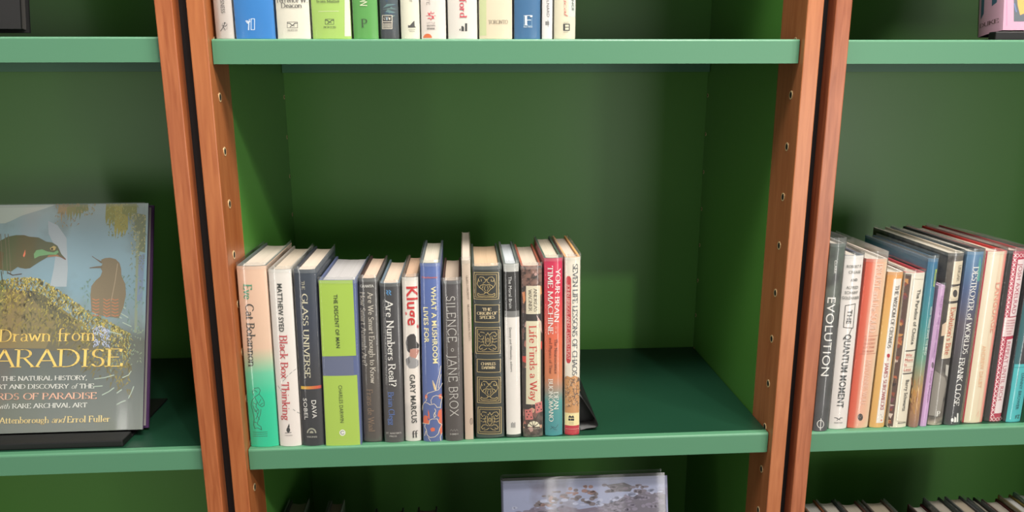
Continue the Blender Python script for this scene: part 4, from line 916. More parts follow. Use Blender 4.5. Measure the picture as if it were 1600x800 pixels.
({'id':'cream_chaos','label':'cream hardback with red lozenge and crimson foot, last before the bookend','group':'hardback spines on the middle shelf','t':.0201,'h':.24722,'d':.14096,'ramp':[(0,(238,230,212)),(1,(242,234,216))],'board':(206,152,96),'pages':(193,180,167),'items':[('T','title_lettering','SEVEN LIFE LESSONS OF CHAOS','serif',.01346,.23804,.01308,.08568,.00632,(78,84,90)),('P',(206,62,66),[(.00153,.21881),(.00311,.22218),(.00644,.22207),(.00803,.2186),(.00803,.10617),(.00633,.10263),(.00333,.10275),(.00187,.10641)]),('T','author_lettering','JOHN BRIGGS AND F. DAVID PEAT','serif',.00472,.21099,.00495,.10809,.00334,(242,206,190)),('P',(206,150,96),[(.0002,.08112),(.00294,.08464),(.0081,.08261),(.01326,.08513),(.0199,.08029),(.0199,.03045),(.0002,.03135)]),('K',(226,190,150),.00069,[(.00839,.07296),(.00896,.07602),(.01208,.07481)]),('K',(90,84,84),.00069,[(.01545,.06094),(.01555,.0653),(.02004,.0644)]),('K',(90,84,84),.00069,[(.01757,.08043),(.01932,.07693),(.01555,.07552)]),('K',(110,92,78),.00069,[(.00286,.05364),(.00151,.05603),(.00408,.05718)]),('K',(226,190,150),.0007,[(.01652,.04538),(.01264,.04424),(.01178,.04898)]),('K',(110,92,78),.00069,[(.01838,.08212),(.01967,.07832),(.01563,.0775)]),('K',(150,104,64),.00069,[(.00708,.06956),(.00341,.06849),(.00261,.07296)]),('K',(110,92,78),.00069,[(.00537,.08067),(.00731,.07765),(.00402,.07591)]),('K',(90,84,84),.00069,[(.00317,.07073),(.00417,.06665),(-.00012,.0662)]),('K',(150,104,64),.0007,[(.01004,.04417),(.00834,.04034),(.00455,.04302)]),('K',(110,92,78),.00069,[(.00935,.05631),(.01305,.05511),(.01151,.05099)]),('K',(110,92,78),.00069,[(.01602,.07803),(.01827,.07878),(.01887,.07603)]),('K',(90,84,84),.00069,[(.00926,.0732),(.01087,.0762),(.01384,.07379)]),('K',(90,84,84),.0007,[(.01449,.04549),(.01261,.04268),(.00987,.04539)]),('K',(90,84,84),.00069,[(.01466,.07007),(.01738,.07094),(.01806,.06762)]),('K',(110,92,78),.00069,[(.00482,.06003),(.00129,.05935),(.00088,.0636)]),('K',(226,190,150),.00069,[(.00712,.07459),(.00725,.07894),(.01174,.07802)]),('K',(226,190,150),.00069,[(.00858,.05524),(.00679,.05684),(.00858,.05865)]),('K',(226,190,150),.00069,[(.01566,.07968),(.01591,.07665),(.01275,.07689)]),('K',(90,84,84),.00069,[(.00499,.0758),(.00827,.07721),(.00946,.07313)]),('K',(90,84,84),.00069,[(.01737,.05965),(.0137,.05765),(.01194,.06229)]),('K',(110,92,78),.00069,[(.00966,.04989),(.00604,.04752),(.00391,.05218)]),('K',(150,104,64),.0007,[(.00635,.04318),(.00714,.0412),(.00504,.04062)]),('K',(150,104,64),.00069,[(.00634,.0608),(.00518,.06236),(.00688,.06345)]),('K',(226,190,150),.00069,[(.00601,.0645),(.00396,.06138),(.00092,.06433)]),('K',(150,104,64),.00069,[(.00372,.0641),(.00615,.06562),(.00752,.06251)]),('K',(226,190,150),.00069,[(.00392,.05059),(.00265,.05499),(.00729,.0557)]),('K',(150,104,64),.00069,[(.01754,.06406),(.02031,.06506),(.02111,.06165)]),('K',(226,190,150),.00069,[(.00751,.04661),(.00686,.04357),(.0038,.04487)]),('K',(110,92,78),.00069,[(.01517,.06981),(.01535,.06575),(.01114,.06627)]),('K',(110,92,78),.00069,[(.00151,.05636),(.00256,.05478),(.00085,.05383)]),('K',(226,190,150),.0007,[(.00132,.04129),(.00206,.04398),(.00476,.04264)]),('K',(90,84,84),.00069,[(.01809,.08073),(.01879,.07899),(.01693,.07848)]),('K',(90,84,84),.0007,[(.01696,.04693),(.01391,.04958),(.01688,.05267)]),('K',(226,190,150),.00069,[(.00661,.07228),(.00754,.07505),(.01032,.07348)]),('K',(150,104,64),.00069,[(.00707,.08142),(.01125,.08019),(.00962,.07553)]),('K',(90,84,84),.0007,[(.0171,.04807),(.01714,.04584),(.01484,.0462)]),('K',(150,104,64),.00069,[(.0101,.04742),(.00777,.04838),(.00895,.05094)]),('K',(90,84,84),.00069,[(.00204,.06241),(.00561,.06074),(.00359,.05685)]),('K',(90,84,84),.00069,[(.00936,.05449),(.01284,.05606),(.01418,.05169)]),('K',(150,104,64),.00069,[(.00768,.05597),(.00716,.05402),(.0052,.05498)]),('K',(90,84,84),.00069,[(.01842,.05912),(.0162,.0577),(.01491,.06055)]),('K',(226,190,150),.00069,[(.00604,.07195),(.00539,.06877),(.00216,.07008)]),('K',(90,84,84),.00069,[(.00363,.0812),(.00132,.0811),(.00141,.0838)]),('K',(110,92,78),.00069,[(.01738,.05639),(.02055,.0556),(.01948,.05203)]),('K',(110,92,78),.00069,[(.00965,.07078),(.00865,.07503),(.01312,.07544)]),('K',(90,84,84),.00069,[(.00872,.0794),(.01164,.07861),(.01058,.07535)]),('K',(90,84,84),.00069,[(.00466,.04383),(.00581,.04112),(.00294,.04026)]),('K',(226,190,150),.00069,[(.00669,.07128),(.01067,.07242),(.01152,.06757)]),('K',(90,84,84),.00069,[(.01182,.05906),(.01456,.05828),(.01354,.0552)]),('K',(110,92,78),.00069,[(.01811,.07887),(.0184,.0765),(.01592,.07659)]),('K',(110,92,78),.00069,[(.01326,.07756),(.01189,.07923),(.01373,.08053)]),('K',(90,84,84),.0007,[(.01765,.04098),(.01665,.04389),(.01972,.04454)]),('K',(90,84,84),.00069,[(.00921,.0704),(.00718,.07135),(.00833,.07354)]),('K',(90,84,84),.00069,[(.01774,.07616),(.01956,.07735),(.02065,.07501)]),('K',(150,104,64),.00069,[(.01294,.05512),(.01412,.05351),(.01237,.05242)]),('K',(150,104,64),.00069,[(.00664,.05532),(.00808,.0536),(.0062,.05222)]),('K',(110,92,78),.00069,[(.01048,.06642),(.01262,.06452),(.01048,.06235)]),('K',(226,190,150),.00069,[(.00607,.07718),(.00732,.0754),(.00538,.07425)]),('K',(226,190,150),.00069,[(.01749,.05676),(.01911,.05741),(.01965,.05541)]),('P',(246,230,170),[(.0002,.02762),(.00129,.03269),(.00252,.03031),(.00382,.03258),(.00504,.0302),(.00634,.03247),(.00756,.03008),(.00886,.03236),(.01009,.02997),(.01139,.03225),(.01261,.02986),(.01391,.03213),(.01514,.02975),(.01644,.03202),(.01767,.02964),(.01896,.03191),(.0199,.02952),(.0199,.02671),(.0199,.0117),(.0002,.01263)]),('P',(196,44,62),[(.0002,.01358),(.0199,.01264),(.0199,-.00104),(.0002,-.00008)]),('P',(40,40,40),[(.00479,.02367),(.01264,.02332),(.01265,.02004),(.0048,.02039)]),('P',(40,40,40),[(.00479,.02554),(.00652,.02826),(.00914,.02628),(.01088,.02807),(.01263,.02519),(.01264,.02425),(.00479,.0246)]),('K',(110,100,80),.00061,[(.00568,.01801),(.01179,.01773)]),('K',(110,100,80),.00061,[(.00568,.01585),(.0118,.01558)]),('P',(240,220,200),[(.00273,.00828),(.00246,.00878),(.00194,.0088),(.00168,.00833),(.00194,.00782),(.00247,.0078)]),('P',(240,220,200),[(.00509,.00817),(.00482,.00867),(.0043,.0087),(.00404,.00822),(.0043,.00772),(.00483,.00769)]),('P',(240,220,200),[(.00745,.00806),(.00719,.00856),(.00666,.00859),(.0064,.00811),(.00666,.00761),(.00719,.00758)]),('P',(240,220,200),[(.00981,.00795),(.00955,.00846),(.00902,.00848),(.00876,.008),(.00903,.0075),(.00955,.00748)]),('P',(240,220,200),[(.01218,.00785),(.01191,.00835),(.01139,.00837),(.01113,.00789),(.01139,.00739),(.01191,.00737)]),('P',(240,220,200),[(.01454,.00774),(.01427,.00824),(.01375,.00826),(.01349,.00779),(.01375,.00728),(.01428,.00726)]),('P',(240,220,200),[(.0169,.00763),(.01664,.00813),(.01611,.00815),(.01585,.00768),(.01612,.00718),(.01664,.00715)]),('P',(240,220,200),[(.01927,.00752),(.019,.00802),(.01848,.00805),(.01822,.00757),(.01848,.00707),(.01901,.00704)])]}, (.41918,.02427,.0004), (0,-.01167,0)),
({'id':'grey_evolution','label':'smoky grey green hardback with large white capitals beside the right stile','group':'hardback spines in the right bay','t':.02015,'h':.2632,'d':.15,'ramp':[(0,(84,84,88)),(.55,(92,92,92)),(.8,(110,118,108)),(1,(96,112,102))],'board':(120,122,118),'pages':(179,170,158),'items':[('T','author_lettering','CLARK','sans',.00795,.24143,.00842,.22337,.0031,(245,243,236)),('T','title_lettering','EVOLUTION','sans',.00781,.1912,.00846,.08099,.01086,(245,243,236)),('K',(245,243,236),.00091,[(.01347,.0104),(.01279,.0129),(.01135,.01493),(.00943,.01609),(.00742,.01615),(.00571,.01511),(.00464,.01317),(.00442,.0107),(.00509,.00821),(.00653,.00617),(.00845,.00501),(.01047,.00494),(.01218,.00599),(.01326,.00794),(.01347,.0104)]),('K',(245,243,236),.0009,[(.00869,.01909),(.00919,.00198)])],'tall':.008,'mottle':((70,72,70),40,.4,.7)}, (.76172,.0136,-.0014), (0,.00059,0)),
({'id':'white_moment','label':'white hardback with stacked grey author names over black stencil title','group':'hardback spines in the right bay','t':.02525,'h':.24588,'d':.15,'ramp':[(0,(236,228,222)),(1,(238,232,226))],'board':(84,92,108),'pages':(189,179,167),'items':[('T','author_lettering','ROBERT P.','bold',.00276,.23156,.02315,.23145,.00399,(126,126,122)),('T','author_lettering','CREASE','bold',.00567,.22386,.02218,.22383,.004,(126,126,122)),('T','author_lettering','ALFRED','bold',.00465,.20295,.0208,.20291,.00402,(126,126,122)),('T','author_lettering','SCHARFF','bold',.00341,.19587,.02107,.19578,.00403,(126,126,122)),('T','author_lettering','GOLDHABER','bold',.00078,.18871,.024,.18848,.00403,(126,126,122)),('T','author_lettering','AND','black',.00932,.21316,.01846,.2132,.00366,(84,86,84)),('K',(84,80,74),.00106,[(.00576,.1778),(.01913,.18011),(.01941,.14616),(.00603,.14743),(.00576,.1778)]),('K',(84,80,74),.00106,[(.01763,.14621),(.01488,.13817)]),('T','title_lettering','THE','bold',.01282,.17193,.01224,.15265,.00652,(70,72,70)),('T','title_lettering','QUANTUM','bold',.0135,.13776,.01273,.08385,.00932,(66,70,70)),('T','title_lettering','MOMENT','bold',.01257,.07895,.01208,.03194,.00944,(66,70,70)),('K',(70,70,70),.00118,[(.00601,.01678),(.00853,.01658),(.01148,.01418),(.014,.01638),(.01651,.0164)]),('K',(70,70,70),.00091,[(.0092,.01295),(.01144,.01458),(.01371,.01364)]),('T','publisher_lettering','NORTON','bold',.006,.00963,.01739,.0094,.00183,(90,90,90))]}, (.78668,.01851,-.0014), (0,-.00384,0)),
({'id':'coral_salmon','label':'coral red hardback fading sideways to salmon with pale lettering','group':'hardback spines in the right bay','t':.02901,'h':.24067,'d':.15,'ramp':[(0,(218,88,64)),(.25,(226,110,84)),(.4,(236,174,148)),(.75,(238,190,158)),(1,(236,208,176))],'board':(206,196,186),'pages':(187,177,165),'items':[('T','title_lettering','PROUST and the SQUID','serif',.01752,.23376,.01816,.13982,.0083,(248,222,202)),('K',(196,110,88),.00071,[(.00765,.13365),(.0281,.13423)]),('K',(196,110,88),.00072,[(.0056,.10861),(.02756,.10867)]),('T','subtitle_lettering','THE STORY','sans',.00906,.12909,.02512,.12919,.00286,(190,110,90)),('T','subtitle_lettering','AND SCIENCE','sans',.00862,.12364,.0247,.12373,.00286,(190,110,90)),('T','subtitle_lettering','OF THE','sans',.00817,.11817,.02427,.11826,.00286,(190,110,90)),('T','subtitle_lettering','READING BRAIN','sans',.00773,.11269,.02384,.11277,.00287,(190,110,90)),('T','author_lettering','MARYANNE WOLF','serif',.01827,.10057,.01778,.03423,.0063,(244,206,184)),('P',(58,52,50),[(.01949,.01611),(.01884,.01845),(.01756,.02034),(.0159,.02141),(.01419,.02145),(.01276,.02045),(.0119,.01861),(.01178,.0163),(.01243,.01396),(.01371,.01206),(.01537,.01099),(.01709,.01094),(.01851,.01195),(.01937,.01379)]),('K',(220,190,170),.00092,[(.01313,.01817),(.01569,.01572),(.01771,.01806)])],'axis':'X','tall':.01}, (.81387,.01993,-.0014), (0,.00872,0)),
({'id':'amber_white_label','label':'shorter amber hardback carrying a long white title label','group':'hardback spines in the right bay','t':.02099,'h':.22255,'d':.15,'ramp':[(0,(232,178,104)),(.6,(234,188,112)),(1,(232,164,92))],'board':(210,204,196),'pages':(184,174,160),'items':[('P',(240,232,220),[(.00748,.21339),(.01893,.21326),(.01828,.00681),(.00722,.00709)]),('T','title_lettering','THE WISDOM OF CROWDS','serif',.01374,.2041,.01252,.11662,.00512,(92,88,88)),('P',(186,52,62),[(.01549,.10555),(.0151,.10684),(.01433,.10788),(.01332,.10846),(.01227,.10848),(.0114,.10793),(.01088,.10692),(.0108,.10564),(.01119,.10436),(.01196,.10332),(.01297,.10273),(.01402,.10271),(.01489,.10326),(.01541,.10428)]),('K',(186,52,62),.00081,[(.01301,.10376),(.01314,.09823)]),('T','author_lettering','JAMES SUROWIECKI','serif',.01227,.09501,.0132,.02701,.00506,(176,72,84)),('K',(90,80,80),.00092,[(.01264,.0194),(.01494,.01552)]),('P',(220,110,90),[(.01588,.0107),(.01568,.01129),(.01527,.01177),(.01472,.01204),(.01415,.01206),(.01366,.01181),(.01336,.01135),(.0133,.01077),(.0135,.01018),(.01391,.00971),(.01446,.00943),(.01504,.00942),(.01552,.00966),(.01582,.01012)])]}, (.84536,.0192,-.0014), (0,.008,0)),
({'id':'ivory_shop_strip','label':'ivory hardback with a strip of shop pictures along its left side','group':'hardback spines in the right bay','t':.02672,'h':.2215,'d':.15,'ramp':[(0,(236,226,202)),(1,(238,230,212))],'board':(186,70,80),'pages':(182,172,156),'items':[('P',(96,72,62),[(.0002,.21971),(.00713,.21954),(.00644,.00145),(.0002,.00176)]),('P',(60,46,46),[(.0002,.00726),(.00232,.00708),(.00271,-.00038),(.0002,.00252)]),('P',(210,150,90),[(.0002,.07163),(.0036,.07145),(.0042,.06615),(.0002,.06563)]),('P',(60,46,46),[(.0002,.12738),(.00383,.12722),(.00369,.12248),(.0002,.1227)]),('P',(120,70,80),[(.0002,.04343),(.00465,.0432),(.00256,.03689),(.0002,.03777)]),('P',(120,70,80),[(.0002,.15708),(.00338,.15695),(.00475,.15364),(.0002,.15221)]),('P',(150,80,60),[(.0002,.20727),(.00588,.20712),(.00237,.20449),(.0002,.20158)]),('P',(150,80,60),[(.0002,.05195),(.00439,.05173),(.00345,.04533),(.0002,.04878)]),('P',(60,46,46),[(.0002,.10661),(.00316,.10647),(.00366,.10269),(.0002,.10218)]),('P',(226,206,190),[(.0002,.10165),(.0031,.1015),(.003,.09597),(.0002,.09526)]),('P',(226,206,190),[(.0002,.02073),(.00488,.02048),(.00254,.01302),(.0002,.01684)]),('P',(150,80,60),[(.0002,.19375),(.00317,.19364),(.00579,.18771),(.0002,.19022)]),('P',(210,150,90),[(.0002,.12901),(.0038,.12885),(.00353,.12371),(.0002,.12309)]),('P',(150,80,60),[(.0002,.00957),(.0035,.00935),(.00458,.00619),(.0002,.00509)]),('P',(150,80,60),[(.0002,.10459),(.00502,.10439),(.00208,.09778),(.0002,.10042)]),('P',(210,150,90),[(.0002,.01073),(.00348,.01052),(.00137,.00534),(.0002,.00741)]),('P',(60,46,46),[(.0002,.06539),(.00457,.06517),(.00267,.06101),(.0002,.06069)]),('P',(210,150,90),[(.0002,.13652),(.00571,.13632),(.00408,.13317),(.0002,.132)]),('P',(186,104,70),[(.0002,.15236),(.00357,.15223),(.00393,.14889),(.0002,.14937)]),('P',(210,150,90),[(.0002,.15293),(.00286,.15281),(.00215,.14682),(.0002,.1491)]),('P',(210,150,90),[(.0002,.12695),(.00534,.12676),(.00502,.11987),(.0002,.12261)]),('P',(186,104,70),[(.0002,.07616),(.00377,.07598),(.00474,.07211),(.0002,.07285)]),('P',(150,80,60),[(.0002,.15584),(.00285,.15573),(.00494,.15028),(.0002,.15285)]),('P',(210,150,90),[(.0002,.21315),(.00392,.21303),(.00423,.20608),(.0002,.20886)]),('P',(120,70,80),[(.0002,.1903),(.00434,.19017),(.00373,.18474),(.0002,.18531)]),('P',(186,104,70),[(.0002,.12869),(.00457,.12852),(.00468,.12178),(.0002,.12573)]),('P',(226,206,190),[(.0002,.03374),(.0056,.03347),(.00126,.03072),(.0002,.02907)]),('P',(186,104,70),[(.0002,.13166),(.00535,.13147),(.00296,.1269),(.0002,.12682)]),('P',(120,70,80),[(.0002,.0322),(.00415,.03198),(.00455,.02887),(.0002,.02738)]),('P',(150,80,60),[(.0002,.02808),(.0036,.02787),(.00314,.02462),(.0002,.02434)]),('P',(150,80,60),[(.0002,.12181),(.00353,.12166),(.00297,.11685),(.0002,.11556)]),('K',(170,160,140),.00053,[(.01008,.21336),(.02518,.21219)]),('K',(170,160,140),.00053,[(.01008,.21336),(.00968,.00998),(.02411,.00759)]),('T','title_lettering','The Paradox of Choice','bold',.02016,.19865,.0202,.12147,.00531,(84,84,80)),('K',(80,76,74),.0018,[(.01159,.11245),(.02685,.1126)]),('K',(80,76,74),.00182,[(.01153,.07959),(.02636,.07973)]),('T','subtitle_lettering','Why','sans',.01184,.10657,.02175,.10649,.00451,(200,80,76)),('K',(190,160,150),.00045,[(.0119,.10308),(.02579,.10289)]),('T','subtitle_lettering','More','sans',.01167,.09968,.02395,.09953,.00452,(200,80,76)),('K',(190,160,150),.00045,[(.01173,.09617),(.02565,.09597)]),('T','subtitle_lettering','Is','sans',.01159,.09275,.01519,.09284,.00453,(200,80,76)),('K',(190,160,150),.00045,[(.01165,.08924),(.02559,.08904)]),('T','subtitle_lettering','Less','sans',.01169,.0859,.02246,.08578,.00453,(200,80,76)),('K',(190,160,150),.00045,[(.01174,.08237),(.0257,.08216)]),('T','author_lettering','Barry Schwartz','bold',.01969,.07041,.01962,.02447,.00528,(84,84,80)),('T','publisher_lettering','ecco','bold',.01273,.00739,.02505,.00736,.00296,(90,88,84))]}, (.86998,.01715,-.0014), (0,.00017,0)),
({'id':'teal_to_gold','label':'tall slim teal hardback turning golden brown at its foot','group':'hardback spines in the right bay','t':.01391,'h':.24015,'d':.16063,'ramp':[(0,(150,112,96)),(.2,(198,150,92)),(.42,(112,160,138)),(.62,(60,146,150)),(1,(58,116,156))],'board':(62,84,102),'pages':(179,170,158),'items':[('T','author_lettering','Matthew','bold',.01151,.22554,.01108,.2017,.00423,(206,226,96)),('T','title_lettering','HOW THINGS SHAPE THE MIND','bold',.01091,.17395,.00994,.10601,.0041,(226,236,228)),('K',(150,96,66),.00082,[(.00556,.05889),(.00636,.06442)]),('K',(150,96,66),.00083,[(.00743,.03868),(.00553,.04917)]),('K',(226,180,110),.00083,[(.00914,.03509),(.00745,.04029)]),('K',(206,150,80),.00082,[(.00253,.0454),(.0013,.05579)]),('K',(150,96,66),.00082,[(-.00147,.06196),(-.00408,.07271)]),('K',(206,150,80),.00082,[(.00093,.04782),(.00106,.05468)]),('K',(226,180,110),.00082,[(.01012,.05739),(.01074,.06243)]),('K',(206,150,80),.00082,[(.00354,.04745),(.00194,.0545)]),('K',(226,180,110),.00082,[(.01061,.0701),(.00847,.07628)]),('K',(206,150,80),.00083,[(.00627,.04464),(.0055,.05077)]),('K',(206,150,80),.00083,[(.00477,.02019),(.00244,.03005)]),('K',(226,180,110),.00082,[(.00571,.04783),(.00375,.05461)]),('K',(226,180,110),.00082,[(-.00111,.0494),(-.00071,.05732)]),('K',(150,96,66),.00083,[(.00245,.03572),(.00241,.04193)]),('K',(150,96,66),.00083,[(.01396,.01938),(.01256,.02834)]),('K',(150,96,66),.00083,[(.00088,.02386),(-.00082,.03356)]),('K',(226,180,110),.00083,[(.00011,.03551),(-.00196,.0423)]),('K',(150,96,66),.00083,[(.00093,.03244),(-.00011,.0375)]),('K',(226,180,110),.00082,[(.00693,.05089),(.0043,.0607)]),('K',(226,180,110),.00083,[(.00285,.03746),(.0033,.04576)]),('K',(226,180,110),.00083,[(.01243,.00798),(.01169,.01899)]),('K',(150,96,66),.00082,[(.00611,.04592),(.00499,.05312)]),('K',(206,150,80),.00082,[(.00132,.062),(.00071,.06923)]),('K',(150,96,66),.00082,[(.00482,.06659),(.00542,.07442)]),('K',(150,96,66),.00083,[(.0052,.03813),(.00456,.0453)]),('K',(226,180,110),.00083,[(.00799,.02587),(.00594,.03407)])]}, (.90004,.01647,-.0014), (0,-.00631,0)),
({'id':'thin_lilac','label':'thin short lilac book squeezed between the teal and brown spines','group':'hardback spines in the right bay','t':.00899,'h':.20261,'d':.1,'ramp':[(0,(206,164,210)),(1,(208,168,206))],'board':(196,160,196),'pages':(187,179,172),'items':[('T','title_lettering','TALES OF THE LIVING WORLD','sans',.0053,.18923,.00488,.10043,.00393,(150,104,160)),('P',(120,96,116),[(.00788,.09017),(.0074,.0922),(.00657,.09383),(.00558,.09475),(.0046,.09477),(.00385,.09389),(.00346,.09229),(.00351,.09027),(.00399,.08825),(.00482,.08661),(.00581,.08569),(.00679,.08567),(.00755,.08655),(.00794,.08816)]),('T','author_lettering','Emily Morgan','serif',.00535,.08186,.00585,.03668,.00292,(160,120,160))],'b':.0012}, (.91686,.0184,-.0014), (0,.00534,0)),
({'id':'brown_photo_labels','label':'smoky brown hardback with three cream label patches and red title','group':'hardback spines in the right bay','t':.02138,'h':.2463,'d':.18789,'ramp':[(0,(196,180,160)),(.05,(110,102,94)),(.3,(120,114,106)),(.42,(70,66,64)),(.86,(90,82,74)),(1,(110,104,96))],'board':(196,186,170),'pages':(186,177,163),'items':[('P',(226,212,184),[(.00719,.23488),(.02118,.23537),(.02118,.20368),(.00743,.20321)]),('P',(226,212,184),[(.00752,.19966),(.02118,.20103),(.02118,.18055),(.00698,.18006)]),('P',(226,212,184),[(.00708,.17648),(.02118,.17696),(.02096,.09847),(.00663,.09803)]),('T','author_lettering','UNGAR','serif',.01656,.2294,.01626,.20784,.00462,(120,112,98)),('P',(70,66,64),[(.01815,.19047),(.0175,.19281),(.01626,.1947),(.01469,.19578),(.0131,.19582),(.0118,.19482),(.01105,.19299),(.01099,.19067),(.01164,.18833),(.01287,.18643),(.01445,.18535),(.01604,.18531),(.01735,.18631),(.0181,.18815)]),('P',(70,66,64),[(.0167,.18516),(.0206,.18951),(.01974,.18239)]),('K',(150,140,120),.00054,[(.00692,.19879),(.02033,.19842),(.02243,.18232),(.00897,.18269),(.00692,.19879)]),('T','title_lettering',"Evolution's Bite",'serif',.01496,.17086,.01385,.10428,.0072,(206,112,86)),('P',(150,144,134),[(.00096,.08051),(.01498,.07065),(.01985,.06105),(.01472,.01355),(.0002,.01414),(.0002,.05236)]),('P',(200,196,186),[(.01445,.08939),(.02019,.08733),(.0205,.07045),(.01542,.07439)]),('P',(226,200,170),[(.00273,.14682),(.00836,.1521),(.00909,.13204),(.00297,.1304)]),('T','publisher_mark','P','serifb',.01003,.01701,.01429,.01704,.00745,(245,243,236))],'mottle':((60,56,54),70,.45,.65)}, (.93012,.0211,-.0014), (0,-.00635,0)),
({'id':'dusk_blue_charcoal','label':'dusky blue hardback darkening to charcoal with white serif capitals','group':'hardback spines in the right bay','t':.02283,'h':.24797,'d':.1848,'ramp':[(0,(62,62,64)),(.35,(70,68,70)),(.6,(92,84,96)),(.8,(76,96,136)),(1,(96,140,176))],'board':(40,40,44),'pages':(180,174,165),'items':[('P',(96,170,160),[(.01662,.20745),(.01578,.2321),(.01694,.24255),(.02048,.23026),(.02198,.20734)]),('P',(200,214,220),[(.01661,.23558),(.01675,.24081),(.01883,.23554)]),('T','title_lettering','DESTROYER of WORLDS','serif',.01276,.22716,.01407,.10527,.0073,(245,243,236)),('T','author_lettering','FRANK CLOSE','serif',.01122,.09886,.0119,.02912,.00751,(245,243,236)),('P',(245,243,236),[(.01477,.01752),(.01719,.01744),(.01904,.00388),(.0166,.00396)]),('P',(245,243,236),[(.01193,.00411),(.01169,.01281),(.01475,.01078),(.01567,.00399)]),('P',(245,243,236),[(.01109,.00762),(.01073,.00889),(.01008,.00992),(.00926,.0105),(.00843,.01053),(.00775,.01),(.00737,.009),(.00736,.00775),(.00771,.00648),(.00836,.00545),(.00919,.00486),(.01002,.00483),(.01069,.00537),(.01107,.00637)])]}, (.9534,.01942,-.0014), (0,-.00022,0)),
({'id':'cream_pink_edge','label':'plain cream hardback with a red left edge and pink right edge','group':'hardback spines in the right bay','t':.02941,'h':.24699,'d':.18776,'ramp':[(0,(236,220,188)),(1,(240,226,200))],'board':(186,52,52),'pages':(193,180,163),'items':[('P',(238,216,186),[(.01824,0),(.02176,0),(.02176,.24699),(.01824,.24699)]),('P',(240,182,160),[(.02412,0),(.02735,0),(.02735,.24699),(.02412,.24699)]),('P',(236,128,118),[(.02647,0),(.02921,0),(.02921,.24699),(.02647,.24699)]),('P',(176,40,56),[(.0002,0),(.00206,0),(.00206,.24699),(.0002,.24699)]),('T','title_lettering','LANGUAGE','bold',.02231,.20371,.02459,.133,.00812,(238,168,146)),('T','author_lettering','ANDREW DALBY','bold',.01452,.11479,.01694,.05271,.00552,(240,196,158)),('K',(230,180,150),.00066,[(.01772,.01039),(.02052,.01708),(.02082,.00834)])]}, (.98267,.02418,-.0014), (0,-.00073,0)),
